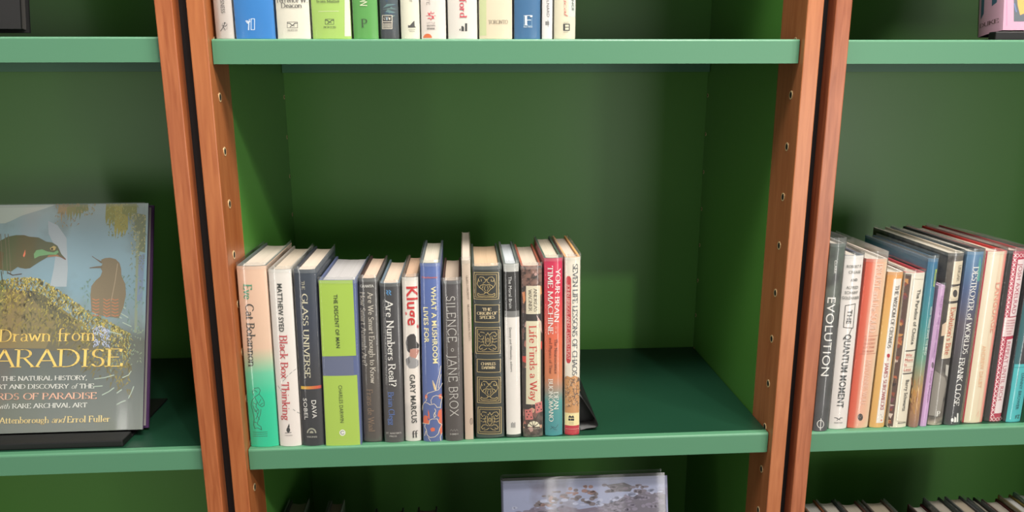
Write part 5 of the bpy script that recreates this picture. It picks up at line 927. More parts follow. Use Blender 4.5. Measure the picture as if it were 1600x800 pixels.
({'id':'crimson_x_pattern','label':'crimson hardback covered in white cross stitch pattern with pale labels','group':'hardback spines in the right bay','t':.02464,'h':.24713,'d':.18779,'ramp':[(0,(46,42,42)),(1,(46,42,42))],'board':(150,70,70),'pages':(179,172,163),'items':[('P',(186,48,78),[(.00513,.24628),(.02444,.24677),(.02444,-.00015),(.0064,.00049)]),('K',(236,206,206),.00099,[(.00604,.24275),(.01055,.23792)]),('K',(236,206,206),.00099,[(.01036,.24267),(.00623,.238)]),('K',(236,206,206),.00099,[(.01126,.24266),(.01577,.23782)]),('K',(236,206,206),.00099,[(.01557,.24258),(.01145,.2379)]),('K',(236,206,206),.00099,[(.01665,.24256),(.02118,.23772)]),('K',(236,206,206),.00099,[(.02097,.24248),(.01685,.2378)]),('K',(236,206,206),.00099,[(.02205,.24246),(.02659,.23762)]),('K',(236,206,206),.00099,[(.02637,.24238),(.02226,.2377)]),('K',(236,206,206),.00099,[(.00608,.23633),(.01059,.23148)]),('K',(236,206,206),.00099,[(.0104,.23625),(.00627,.23156)]),('K',(236,206,206),.00099,[(.00611,.22989),(.01063,.22502)]),('K',(236,206,206),.00099,[(.01044,.2298),(.0063,.22511)]),('K',(236,206,206),.00099,[(.00614,.22343),(.01067,.21854)]),('K',(236,206,206),.00099,[(.01047,.22334),(.00633,.21863)]),('K',(236,206,206),.00099,[(.00618,.21695),(.01071,.21205)]),('K',(236,206,206),.001,[(.01051,.21686),(.00637,.21214)]),('K',(236,206,206),.00099,[(.00621,.21045),(.01075,.20553)]),('K',(236,206,206),.001,[(.01055,.21036),(.0064,.20562)]),('K',(236,206,206),.001,[(.00624,.20393),(.01079,.199)]),('K',(236,206,206),.001,[(.01059,.20384),(.00643,.19909)]),('K',(236,206,206),.001,[(.00627,.19739),(.01083,.19245)]),('K',(236,206,206),.001,[(.01063,.1973),(.00647,.19254)]),('K',(236,206,206),.001,[(.00631,.19084),(.01087,.18588)]),('K',(236,206,206),.001,[(.01067,.19074),(.0065,.18597)]),('K',(236,206,206),.001,[(.00634,.18426),(.01091,.17928)]),('K',(236,206,206),.001,[(.01071,.18417),(.00653,.17938)]),('K',(236,206,206),.001,[(.00638,.17767),(.01095,.17267)]),('K',(236,206,206),.001,[(.01075,.17757),(.00657,.17278)]),('K',(236,206,206),.001,[(.00641,.17106),(.01099,.16604)]),('K',(236,206,206),.001,[(.01079,.17095),(.0066,.16615)]),('K',(236,206,206),.00101,[(.00644,.16442),(.01103,.15939)]),('K',(236,206,206),.00101,[(.01083,.16432),(.00664,.1595)]),('K',(236,206,206),.00101,[(.00648,.15777),(.01107,.15273)]),('K',(236,206,206),.00101,[(.01087,.15766),(.00667,.15283)]),('K',(236,206,206),.00101,[(.00651,.1511),(.01111,.14604)]),('K',(236,206,206),.00101,[(.01091,.15099),(.0067,.14615)]),('K',(236,206,206),.00101,[(.00654,.14441),(.01115,.13933)]),('K',(236,206,206),.00101,[(.01095,.1443),(.00674,.13944)]),('K',(236,206,206),.00101,[(.00658,.1377),(.01119,.1326)]),('K',(236,206,206),.00101,[(.01099,.13758),(.00677,.13272)]),('K',(236,206,206),.00101,[(.00661,.13097),(.01123,.12585)]),('K',(236,206,206),.00101,[(.01103,.13085),(.00681,.12597)]),('K',(236,206,206),.00101,[(.00665,.12421),(.01128,.11909)]),('K',(236,206,206),.00102,[(.01108,.1241),(.00684,.1192)]),('K',(236,206,206),.00102,[(.00668,.11744),(.01132,.1123)]),('K',(236,206,206),.00102,[(.01112,.11732),(.00688,.11242)]),('K',(236,206,206),.00102,[(.00672,.11065),(.01136,.10549)]),('K',(236,206,206),.00102,[(.01116,.11053),(.00691,.10561)]),('K',(236,206,206),.00102,[(.00675,.10384),(.0114,.09866)]),('K',(236,206,206),.00102,[(.0112,.10372),(.00695,.09879)]),('K',(236,206,206),.00102,[(.00678,.09701),(.01144,.09181)]),('K',(236,206,206),.00102,[(.01124,.09688),(.00698,.09194)]),('K',(236,206,206),.00102,[(.00682,.09016),(.01148,.08494)]),('K',(236,206,206),.00102,[(.01128,.09003),(.00702,.08507)]),('K',(236,206,206),.00102,[(.00685,.08329),(.01153,.07805)]),('K',(236,206,206),.00102,[(.01132,.08316),(.00705,.07818)]),('K',(236,206,206),.00103,[(.00689,.07639),(.01157,.07114)]),('K',(236,206,206),.00103,[(.01136,.07626),(.00709,.07128)]),('K',(236,206,206),.00103,[(.00692,.06948),(.01161,.06421)]),('K',(236,206,206),.00103,[(.01141,.06934),(.00712,.06435)]),('K',(236,206,206),.00103,[(.00696,.06254),(.01165,.05726)]),('K',(236,206,206),.00103,[(.01145,.06241),(.00716,.0574)]),('K',(236,206,206),.00103,[(.007,.05559),(.01169,.05029)]),('K',(236,206,206),.00103,[(.01149,.05545),(.00719,.05043)]),('K',(236,206,206),.00103,[(.00703,.04861),(.01174,.04329)]),('K',(236,206,206),.00103,[(.01153,.04847),(.00723,.04343)]),('K',(236,206,206),.00103,[(.00707,.04162),(.01178,.03628)]),('K',(236,206,206),.00103,[(.01157,.04147),(.00727,.03642)]),('K',(236,206,206),.00104,[(.0071,.0346),(.01182,.02924)]),('K',(236,206,206),.00104,[(.01162,.03445),(.0073,.02939)]),('K',(236,206,206),.00104,[(.00714,.02756),(.01187,.02218)]),('K',(236,206,206),.00104,[(.01166,.02741),(.00734,.02233)]),('K',(236,206,206),.00104,[(.00717,.0205),(.01191,.0151)]),('K',(236,206,206),.00104,[(.0117,.02035),(.00737,.01526)]),('K',(236,206,206),.00104,[(.00721,.01342),(.01195,.008)]),('K',(236,206,206),.00104,[(.01175,.01326),(.00741,.00816)]),('K',(236,206,206),.00104,[(.00725,.00631),(.012,.00088)]),('K',(236,206,206),.00104,[(.01179,.00616),(.00745,.00104)]),('K',(236,206,206),.00104,[(.01274,.00613),(.01749,.00069)]),('K',(236,206,206),.00104,[(.01728,.00597),(.01294,.00085)]),('K',(236,206,206),.00104,[(.01842,.00593),(.02319,.0005)]),('K',(236,206,206),.00104,[(.02297,.00578),(.01863,.00065)]),('K',(236,206,206),.00104,[(.02411,.00574),(.02888,.0003)]),('K',(236,206,206),.00104,[(.02866,.00558),(.02433,.00046)]),('P',(238,220,220),[(.01229,.23471),(.02444,.23531),(.02444,.15536),(.01274,.15479)]),('P',(236,214,212),[(.00614,.15312),(.02444,.1539),(.02444,.12683),(.00647,.12644)]),('P',(238,220,220),[(.01409,.12161),(.02444,.1222),(.02444,.01202),(.01171,.01249)]),('T','author_lettering','JOSH AXELRAD','sans',.01816,.2293,.01818,.15868,.00668,(182,60,86)),('T','title_lettering','REPEAT UNTIL RICH','sans',.01747,.11873,.01726,.03215,.00666,(182,60,86)),('T','subtitle_lettering','A PROFESSIONAL','bold',.0099,.14937,.02271,.14942,.0022,(196,96,116)),('T','subtitle_lettering','CARD COUNTERS','bold',.00883,.14554,.02348,.14555,.00221,(196,96,116)),('T','subtitle_lettering','CHRONICLE','bold',.0096,.14167,.02242,.14171,.00221,(196,96,116)),('T','subtitle_lettering','OF THE','bold',.01037,.13778,.02136,.13787,.00221,(196,96,116)),('T','subtitle_lettering','BLACKJACK','bold',.01114,.13389,.02029,.13403,.00221,(196,96,116)),('T','subtitle_lettering','WARS','bold',.01191,.13,.01923,.13018,.00221,(196,96,116))]}, (1.01605,.0261,-.0014), (0,-.00115,0)),
({'id':'black_turquoise','label':'black hardback with a turquoise panel at its foot, cut by the photo edge','group':'hardback spines in the right bay','t':.02501,'h':.24025,'d':.15,'ramp':[(0,(44,40,46)),(1,(44,42,48))],'board':(60,80,84),'pages':(174,165,156),'items':[('P',(42,98,104),[(.00044,.23599),(.00584,.23595),(.00908,.05355),(.00158,.0537)]),('P',(72,186,190),[(.00234,.08588),(.02481,.08735),(.02481,.00007),(.00288,-.00034)]),('K',(36,110,116),.00074,[(.00265,.08116),(.02566,.08264)]),('T','author_lettering','DANNY BROWER','bold',.01567,.07338,.0154,.01882,.00468,(30,108,116)),('T','publisher_mark','FZ','bold',.01479,.00767,.02229,.00799,.00569,(40,60,64))]}, (1.04259,.02323,-.0014), (0,.01012,0)),
({'id':'warm_grey','label':'warm grey hardback at the left end of the top middle row','group':'hardback spines on the top middle shelf','t':.02019,'h':.235,'d':.15,'ramp':[(0,(196,186,178)),(1,(200,190,182))],'board':(150,146,140),'pages':(204,193,178),'items':[('T','title_lettering','CONSCIOUSNESS','sans',.01099,.07079,.01104,.02834,.00464,(96,92,90)),('K',(60,60,60),.00087,[(.00618,.00852),(.00945,.01279),(.01121,.01633)]),('K',(60,60,60),.00072,[(.00819,.01491),(.01169,.0135),(.01405,.01563)]),('K',(60,60,60),.00073,[(.00981,.01279),(.01132,.00924)]),('P',(60,60,60),[(.01254,.0174),(.01248,.01777),(.01227,.01806),(.01193,.01822),(.01155,.01822),(.01118,.01806),(.01092,.01776),(.0108,.01739),(.01085,.01703),(.01107,.01673),(.0114,.01657),(.01179,.01657),(.01215,.01673),(.01242,.01703)]),('K',(140,134,130),.00043,[(.0091,.01704),(.01417,.01705),(.01362,.01066),(.00854,.01065),(.0091,.01704)])]}, (.00444,.0165,.51701), (0,0,0)),
({'id':'azure','label':'broad bright azure blue hardback in the top middle row','group':'hardback spines on the top middle shelf','t':.04483,'h':.25,'d':.15,'ramp':[(0,(30,122,198)),(1,(36,132,206))],'board':(40,90,140),'pages':(204,193,178),'items':[('K',(214,232,246),.0008,[(.01934,.02206),(.02326,.02207),(.02231,.00999),(.01837,.00999),(.01934,.02206)]),('K',(226,238,248),.00116,[(.01437,.01992),(.01638,.0178),(.01546,.00998)]),('K',(226,238,248),.00087,[(.01292,.01992),(.01487,.01709),(.01795,.01922)]),('K',(226,238,248),.00087,[(.01638,.0178),(.01739,.02135)])]}, (.02696,.0165,.51701), (0,0,0)),
({'id':'ivory_two_line_name','label':'ivory hardback with a two line author name between blue and green spines','group':'hardback spines on the top middle shelf','t':.0377,'h':.24,'d':.15,'ramp':[(0,(226,222,204)),(1,(230,226,210))],'board':(170,166,150),'pages':(204,193,178),'items':[('T','author_lettering','Terrence W.','serif',.00061,.04293,.03662,.04328,.00551,(84,82,78)),('T','author_lettering','Deacon','serif',.00665,.03698,.02968,.03734,.00538,(84,82,78)),('K',(86,84,80),.00051,[(.01235,.0186),(.02406,.01862),(.02363,.01221),(.0119,.01219),(.01235,.0186)]),('K',(86,84,80),.00095,[(.01249,.01732),(.01518,.0172),(.01793,.01464),(.02103,.01721),(.02374,.01734)]),('K',(86,84,80),.00073,[(.01525,.01316),(.01796,.01508),(.02024,.01413)]),('T','publisher_lettering','NORTON','serif',.01246,.00962,.02347,.00978,.00191,(150,146,138))]}, (.07478,.0165,.51701), (0,0,0)),
({'id':'pale_lime_white_edge','label':'pale lime hardback with a white strip down its right side','group':'hardback spines on the top middle shelf','t':.04437,'h':.238,'d':.15,'ramp':[(0,(166,202,96)),(1,(172,206,108))],'board':(120,130,90),'pages':(204,193,178),'items':[('P',(226,216,204),[(.04417,.14661),(.04417,.14669),(.04417,.00296),(.03685,.00295)]),('T','title_lettering','from Matter','serif',.0067,.04184,.03342,.04214,.00351,(92,104,66)),('K',(220,228,180),.00059,[(.00821,.03047),(.03134,.03082)]),('K',(66,78,54),.00051,[(.01558,.02189),(.02551,.02191),(.02519,.0162),(.01525,.01619),(.01558,.02189)]),('K',(66,78,54),.00096,[(.01572,.02075),(.01799,.02064),(.02035,.01837),(.02296,.02065),(.02525,.02077)]),('K',(66,78,54),.00074,[(.01808,.01705),(.02037,.01877),(.02231,.01791)]),('T','publisher_lettering','NORTON','serif',.01341,.01297,.02742,.01313,.00206,(100,116,70))]}, (.11518,.0165,.51701), (0,0,0)),
({'id':'grass_green','label':'grass green hardback with a yellowish capital letter and a dark P','group':'hardback spines on the top middle shelf','t':.0285,'h':.222,'d':.15,'ramp':[(0,(84,158,70)),(1,(90,166,78))],'board':(50,80,50),'pages':(204,193,178),'items':[('T','title_lettering','EVOLUTION','mono',.01491,.08282,.01317,.03658,.00765,(238,240,206)),('T','publisher_mark','P','serif',.01034,.01748,.01627,.01763,.00888,(50,76,40))]}, (.16249,.0165,.51701), (0,0,0)),
({'id':'dark_teal_photo','label':'dark teal patterned hardback with a boxed white emblem near the foot','group':'hardback spines on the top middle shelf','t':.02078,'h':.23,'d':.15,'ramp':[(0,(52,54,58)),(.1,(60,72,78)),(1,(70,104,108))],'board':(40,40,44),'pages':(204,193,178),'items':[('P',(60,92,96),[(.00465,.04313),(.00465,.04395),(.0131,.04433),(.00764,.0435)]),('P',(46,70,96),[(.00676,.04246),(.00643,.0432),(.00949,.04303),(.00934,.04038)]),('P',(46,70,96),[(.01317,.03911),(.00609,.04052),(.02058,.03775),(.01622,.03717)]),('P',(96,130,130),[(.01888,.03887),(.00361,.0346),(.0086,.03894),(.01811,.03883)]),('P',(96,130,130),[(.0149,.03606),(.01183,.03554),(.01872,.0337),(.01168,.03397)]),('P',(120,150,140),[(.02058,.03314),(.00766,.03389),(.01934,.03451),(.00255,.03308)]),('P',(96,130,130),[(.00585,.02932),(.01147,.02837),(.01813,.02951),(.0091,.0329)]),('P',(46,70,96),[(.00572,.03018),(.02058,.02732),(.01104,.0273),(.00462,.02825)]),('P',(60,92,96),[(.00674,.0284),(.00316,.02542),(.00346,.02534),(.01378,.02626)]),('P',(120,150,140),[(.0122,.02339),(.01017,.02582),(.0176,.02637),(.01475,.02463)]),('P',(96,130,130),[(.00211,.02194),(.00771,.01969),(.00338,.02053),(.00891,.02052)]),('P',(120,150,140),[(.01942,.01881),(.01351,.02021),(.00606,.02237),(.00561,.02161)]),('P',(50,50,54),[(.00269,.02625),(.01397,.02628),(.01339,.01136),(.00207,.01135)]),('K',(214,206,188),.00089,[(.00269,.02625),(.01397,.02628),(.01339,.01136),(.00207,.01135),(.00269,.02625)]),('P',(214,206,188),[(.00381,.02454),(.00603,.02455),(.00626,.02097),(.00443,.02168)]),('P',(214,206,188),[(.00974,.02456),(.01271,.02456),(.01146,.02098),(.01,.0217)]),('P',(170,190,200),[(.00677,.02455),(.009,.02455),(.00849,.02098),(.00707,.02097)]),('K',(214,206,188),.00089,[(.00322,.01925),(.01288,.01927)]),('K',(214,206,188),.00067,[(.00373,.01738),(.00353,.0125)]),('K',(214,206,188),.00067,[(.00515,.01739),(.00495,.0125)]),('K',(214,206,188),.00067,[(.00656,.01739),(.00636,.01251)]),('K',(214,206,188),.00067,[(.00797,.01739),(.00777,.01251)]),('K',(214,206,188),.00067,[(.00938,.01739),(.00919,.01251)]),('K',(214,206,188),.00067,[(.01079,.0174),(.0106,.01251)]),('K',(214,206,188),.00067,[(.01221,.0174),(.01202,.01251)])]}, (.19408,.0165,.51701), (0,0,0)),
({'id':'cream_boat_mark','label':'cream hardback with a small dark sailing boat mark','group':'hardback spines on the top middle shelf','t':.02161,'h':.215,'d':.15,'ramp':[(0,(226,224,202)),(1,(230,228,208))],'board':(140,120,100),'pages':(204,193,178),'items':[('P',(70,68,66),[(.01037,.01492),(.0147,.0196),(.01592,.02033),(.01603,.01457)]),('P',(70,68,66),[(.00822,.01528),(.01603,.01457),(.01747,.0127),(.00819,.0124)]),('T','publisher_lettering','HOUGHTON','sans',.00887,.01038,.01665,.01054,.00134,(110,106,98)),('T','publisher_lettering','MIFFLIN','sans',.00984,.00822,.01583,.00837,.00134,(110,106,98)),('T','author_lettering','HART','sans',.01246,.05517,.01228,.04102,.0031,(120,116,108))]}, (.21796,.0165,.51701), (0,0,0)),
({'id':'blush_white_red_burst','label':'blush white hardback with a red burst mark and an orange half disc','group':'hardback spines on the top middle shelf','t':.02884,'h':.236,'d':.15,'ramp':[(0,(230,218,208)),(1,(234,224,216))],'board':(120,120,110),'pages':(204,193,178),'items':[('T','publisher_mark','S','serifb',.00877,.02581,.01475,.02597,.00642,(216,72,84)),('K',(216,84,92),.00075,[(.01565,.0259),(.01699,.02591)]),('K',(216,84,92),.00075,[(.01444,.02326),(.01537,.02235)]),('K',(216,84,92),.00075,[(.01166,.02216),(.01163,.02087)]),('K',(216,84,92),.00075,[(.00895,.02325),(.00797,.02233)]),('K',(216,84,92),.00075,[(.00788,.02588),(.00653,.02587)]),('K',(216,84,92),.00075,[(.00908,.02851),(.00816,.02942)]),('K',(216,84,92),.00075,[(.01185,.02962),(.01189,.0309)]),('K',(216,84,92),.00075,[(.01457,.02854),(.01554,.02946)]),('T','publisher_lettering','LITTLE','sans',.00676,.01798,.01649,.01815,.00194,(150,140,136)),('T','publisher_lettering','BROWN','bold',.00667,.01481,.01641,.01497,.00195,(110,104,100)),('T','publisher_lettering','SPARK','black',.00657,.01157,.01632,.01173,.00202,(60,56,54)),('P',(226,108,52),[(.01229,.00115),(.01218,.00218),(.01182,.00317),(.01122,.00404),(.01041,.00478),(.00943,.00533),(.00832,.00567),(.00716,.00579),(.00599,.00567),(.00487,.00532),(.00385,.00477),(.003,.00404),(.00235,.00316),(.00193,.00218),(.00177,.00114)]),('T','author_lettering','CELESTE','thin',.00884,.06512,.00882,.03825,.0037,(110,104,100))]}, (.24154,.0165,.51701), (0,0,0)),
({'id':'white_red_vertical','label':'white hardback with red vertical lettering over three black bars','group':'hardback spines on the top middle shelf','t':.03427,'h':.24,'d':.15,'ramp':[(0,(226,220,210)),(1,(232,226,218))],'board':(150,150,140),'pages':(204,193,178),'items':[('T','publisher_lettering','Stanford','serif',.01733,.06674,.01806,.02405,.00758,(212,66,84)),('P',(56,56,54),[(.0199,.01756),(.02246,.01757),(.02232,.00859),(.01975,.00859)]),('P',(56,56,54),[(.01537,.00859),(.01563,.01438),(.01714,.01467),(.01862,.01294),(.01854,.00859)]),('P',(56,56,54),[(.01448,.00887),(.01284,.01003),(.01453,.01206)])]}, (.27311,.0165,.51701), (0,0,0)),
({'id':'tan_city_name','label':'buff hardback with a green left edge and faint capitals across its foot','group':'hardback spines on the top middle shelf','t':.03902,'h':.25,'d':.15,'ramp':[(0,(228,212,182)),(1,(232,218,194))],'board':(130,90,80),'pages':(204,193,178),'items':[('P',(206,214,160),[(.00149,.14827),(.00989,.14836),(.00832,.00382),(.0002,.00381)]),('T','publisher_lettering','TORONTO','serif',.01105,.01906,.03375,.0194,.00408,(136,128,110))]}, (.30973,.0165,.51701), (0,0,0)),
({'id':'steel_blue_f','label':'steel blue hardback with a large white letter F at its foot','group':'hardback spines on the top middle shelf','t':.03083,'h':.238,'d':.15,'ramp':[(0,(48,104,150)),(1,(46,102,150))],'board':(30,70,100),'pages':(204,193,178),'items':[('K',(150,190,214),.00038,[(.01111,.02638),(.02052,.0264),(.02055,.01524),(.01111,.01523),(.01111,.02638)]),('T','publisher_mark','F','serifb',.01263,.02103,.02023,.02119,.01064,(230,240,244)),('T','publisher_lettering','FREE PRESS','bold',.01066,.01363,.02132,.01379,.00182,(200,220,230))]}, (.35149,.0165,.51701), (0,0,0)),
({'id':'thin_white_grey_square','label':'thin white book with a small grey square near its foot','group':'hardback spines on the top middle shelf','t':.01218,'h':.21,'d':.15,'ramp':[(0,(228,224,222)),(1,(232,228,226))],'board':(150,150,150),'pages':(204,193,178),'items':[('T','author_lettering','JOSEN VOLNARD','sans',.00593,.0701,.00718,.025,.00331,(96,92,90)),('P',(130,128,126),[(.00371,.01992),(.00829,.01993),(.00832,.01557),(.00374,.01556)]),('K',(130,128,126),.00061,[(.00675,.02138),(.00712,.01367)])],'b':.0012}, (.38431,.0165,.51701), (0,0,0)),
({'id':'cream_box_mark','label':'cream hardback with a boxed letter mark at the right end of the top row','group':'hardback spines on the top middle shelf','t':.02528,'h':.228,'d':.15,'ramp':[(0,(226,218,190)),(1,(230,224,200))],'board':(90,110,90),'pages':(204,193,178),'items':[('P',(206,216,206),[(.01487,.14939),(.02375,.14949),(.02508,.02508),(.01659,.02506)]),('T','title_lettering','Critical','italic',.01224,.06596,.01351,.02723,.00378,(226,130,120)),('T','author_lettering','LAWRENCE','bold',.02104,.06458,.02214,.03232,.00243,(86,86,84)),('K',(60,58,56),.00122,[(.01104,.01676),(.01793,.01678),(.01803,.00977),(.01113,.00976),(.01104,.01676)]),('P',(60,58,56),[(.01104,.01676),(.01288,.01677),(.01297,.00976),(.01113,.00976)]),('K',(60,58,56),.00092,[(.01216,.01327),(.01752,.01342)]),('T','publisher_lettering','BASIC','sans',.01132,.01866,.01744,.01881,.00153,(160,156,140)),('T','publisher_lettering','BOOKS','sans',.01115,.00786,.01683,.00801,.00138,(110,106,100))]}, (.39886,.0165,.51701), (0,0,0)),
({'id':'low_1252_787','label':'hardback with orange boards nearest the stile in the bottom right row','group':'hardbacks seen from above on the bottom right shelf','t':.02697,'h':.2422,'d':.1535,'ramp':[(0,(176,104,66)),(1,(176,104,66))],'board':(158,93,59),'pages':(216,211,205),'items':[],'b':.003}, (.8299,.02,-.4476), (0,0,0)),
({'id':'low_1279_787','label':'white paged hardback with dark grey boards in the bottom right row','group':'hardbacks seen from above on the bottom right shelf','t':.02909,'h':.2412,'d':.1535,'ramp':[(0,(58,62,62)),(1,(58,62,62))],'board':(52,55,55),'pages':(231,222,209),'items':[],'b':.003}, (.85906,.02,-.4476), (0,0,0)),
({'id':'low_1313_789','label':'hardback with dull brown boards in the bottom right row','group':'hardbacks seen from above on the bottom right shelf','t':.03126,'h':.2372,'d':.1535,'ramp':[(0,(120,76,66)),(1,(120,76,66))],'board':(108,68,59),'pages':(222,209,192),'items':[],'b':.003}, (.89647,.02,-.4476), (0,0,0)),
({'id':'low_1351_787','label':'hardback with pale tan page block before the gap in the bottom right row','group':'hardbacks seen from above on the bottom right shelf','t':.03445,'h':.2382,'d':.1535,'ramp':[(0,(106,86,74)),(1,(106,86,74))],'board':(95,77,66),'pages':(211,196,174),'items':[],'b':.003}, (.93752,.02,-.4476), (0,0,0)),
({'id':'low_1423_793','label':'hardback with dark red boards lower than its neighbours in the bottom right row','group':'hardbacks seen from above on the bottom right shelf','t':.02403,'h':.2272,'d':.1535,'ramp':[(0,(92,22,30)),(1,(92,22,30))],'board':(82,19,27),'pages':(231,222,211),'items':[],'b':.003}, (1.01838,.02,-.4476), (0,0,0)),
({'id':'low_1444_783','label':'hardback with grey green boards beside the low dark red one','group':'hardbacks seen from above on the bottom right shelf','t':.02817,'h':.2382,'d':.1535,'ramp':[(0,(70,78,72)),(1,(70,78,72))],'board':(63,70,64),'pages':(222,211,196),'items':[],'b':.003}, (1.04341,.02,-.4476), (0,0,0)),
({'id':'low_1481_781','label':'hardback with mid grey boards in the bottom right row','group':'hardbacks seen from above on the bottom right shelf','t':.02721,'h':.2392,'d':.1535,'ramp':[(0,(108,108,112)),(1,(108,108,112))],'board':(97,97,100),'pages':(224,207,185),'items':[],'b':.003}, (1.08065,.02,-.4476), (0,0,0)),
({'id':'low_1516_783','label':'slim hardback with black boards in the bottom right row','group':'hardbacks seen from above on the bottom right shelf','t':.01344,'h':.2352,'d':.1535,'ramp':[(0,(60,60,56)),(1,(60,60,56))],'board':(54,54,50),'pages':(211,198,181),'items':[],'b':.003}, (1.12009,.02,-.4476), (0,0,0)),
({'id':'low_1538_785','label':'hardback with maroon boards in the bottom right row','group':'hardbacks seen from above on the bottom right shelf','t':.02732,'h':.2312,'d':.1535,'ramp':[(0,(104,40,34)),(1,(104,40,34))],'board':(93,36,30),'pages':(222,211,196),'items':[],'b':.003}, (1.14585,.02,-.4476), (0,0,0)),
({'id':'low_1561_779','label':'white paged hardback with mustard boards in the bottom right row','group':'hardbacks seen from above on the bottom right shelf','t':.02158,'h':.2382,'d':.1535,'ramp':[(0,(150,130,60)),(1,(150,130,60))],'board':(135,117,54),'pages':(241,239,235),'items':[],'b':.003}, (1.17417,.02,-.4476), (0,0,0)),
({'id':'low_1588_774','label':'hardback with bright green boards at the right edge of the bottom row','group':'hardbacks seen from above on the bottom right shelf','t':.03159,'h':.2422,'d':.1535,'ramp':[(0,(50,130,82)),(1,(50,130,82))],'board':(45,117,73),'pages':(233,228,222),'items':[],'b':.003}, (1.20002,.02,-.4476), (0,0,0)),
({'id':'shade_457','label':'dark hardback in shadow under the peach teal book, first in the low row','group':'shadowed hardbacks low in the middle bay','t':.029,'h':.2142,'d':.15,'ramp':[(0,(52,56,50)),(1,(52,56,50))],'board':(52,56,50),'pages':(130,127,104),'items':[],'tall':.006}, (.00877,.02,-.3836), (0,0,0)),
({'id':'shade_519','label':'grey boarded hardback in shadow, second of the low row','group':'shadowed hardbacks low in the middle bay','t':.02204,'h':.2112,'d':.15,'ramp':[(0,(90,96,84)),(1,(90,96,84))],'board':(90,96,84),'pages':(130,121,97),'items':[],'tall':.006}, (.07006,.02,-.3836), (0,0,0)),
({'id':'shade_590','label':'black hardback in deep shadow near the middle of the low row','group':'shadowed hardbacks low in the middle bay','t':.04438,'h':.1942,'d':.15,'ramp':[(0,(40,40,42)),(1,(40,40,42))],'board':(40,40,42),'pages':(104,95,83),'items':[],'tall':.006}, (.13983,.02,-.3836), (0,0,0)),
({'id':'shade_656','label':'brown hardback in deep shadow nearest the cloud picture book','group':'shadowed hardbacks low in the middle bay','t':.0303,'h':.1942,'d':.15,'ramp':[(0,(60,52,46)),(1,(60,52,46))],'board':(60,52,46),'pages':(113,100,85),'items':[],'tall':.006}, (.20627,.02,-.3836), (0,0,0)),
]
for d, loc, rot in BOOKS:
    build_book(d, loc, rot)

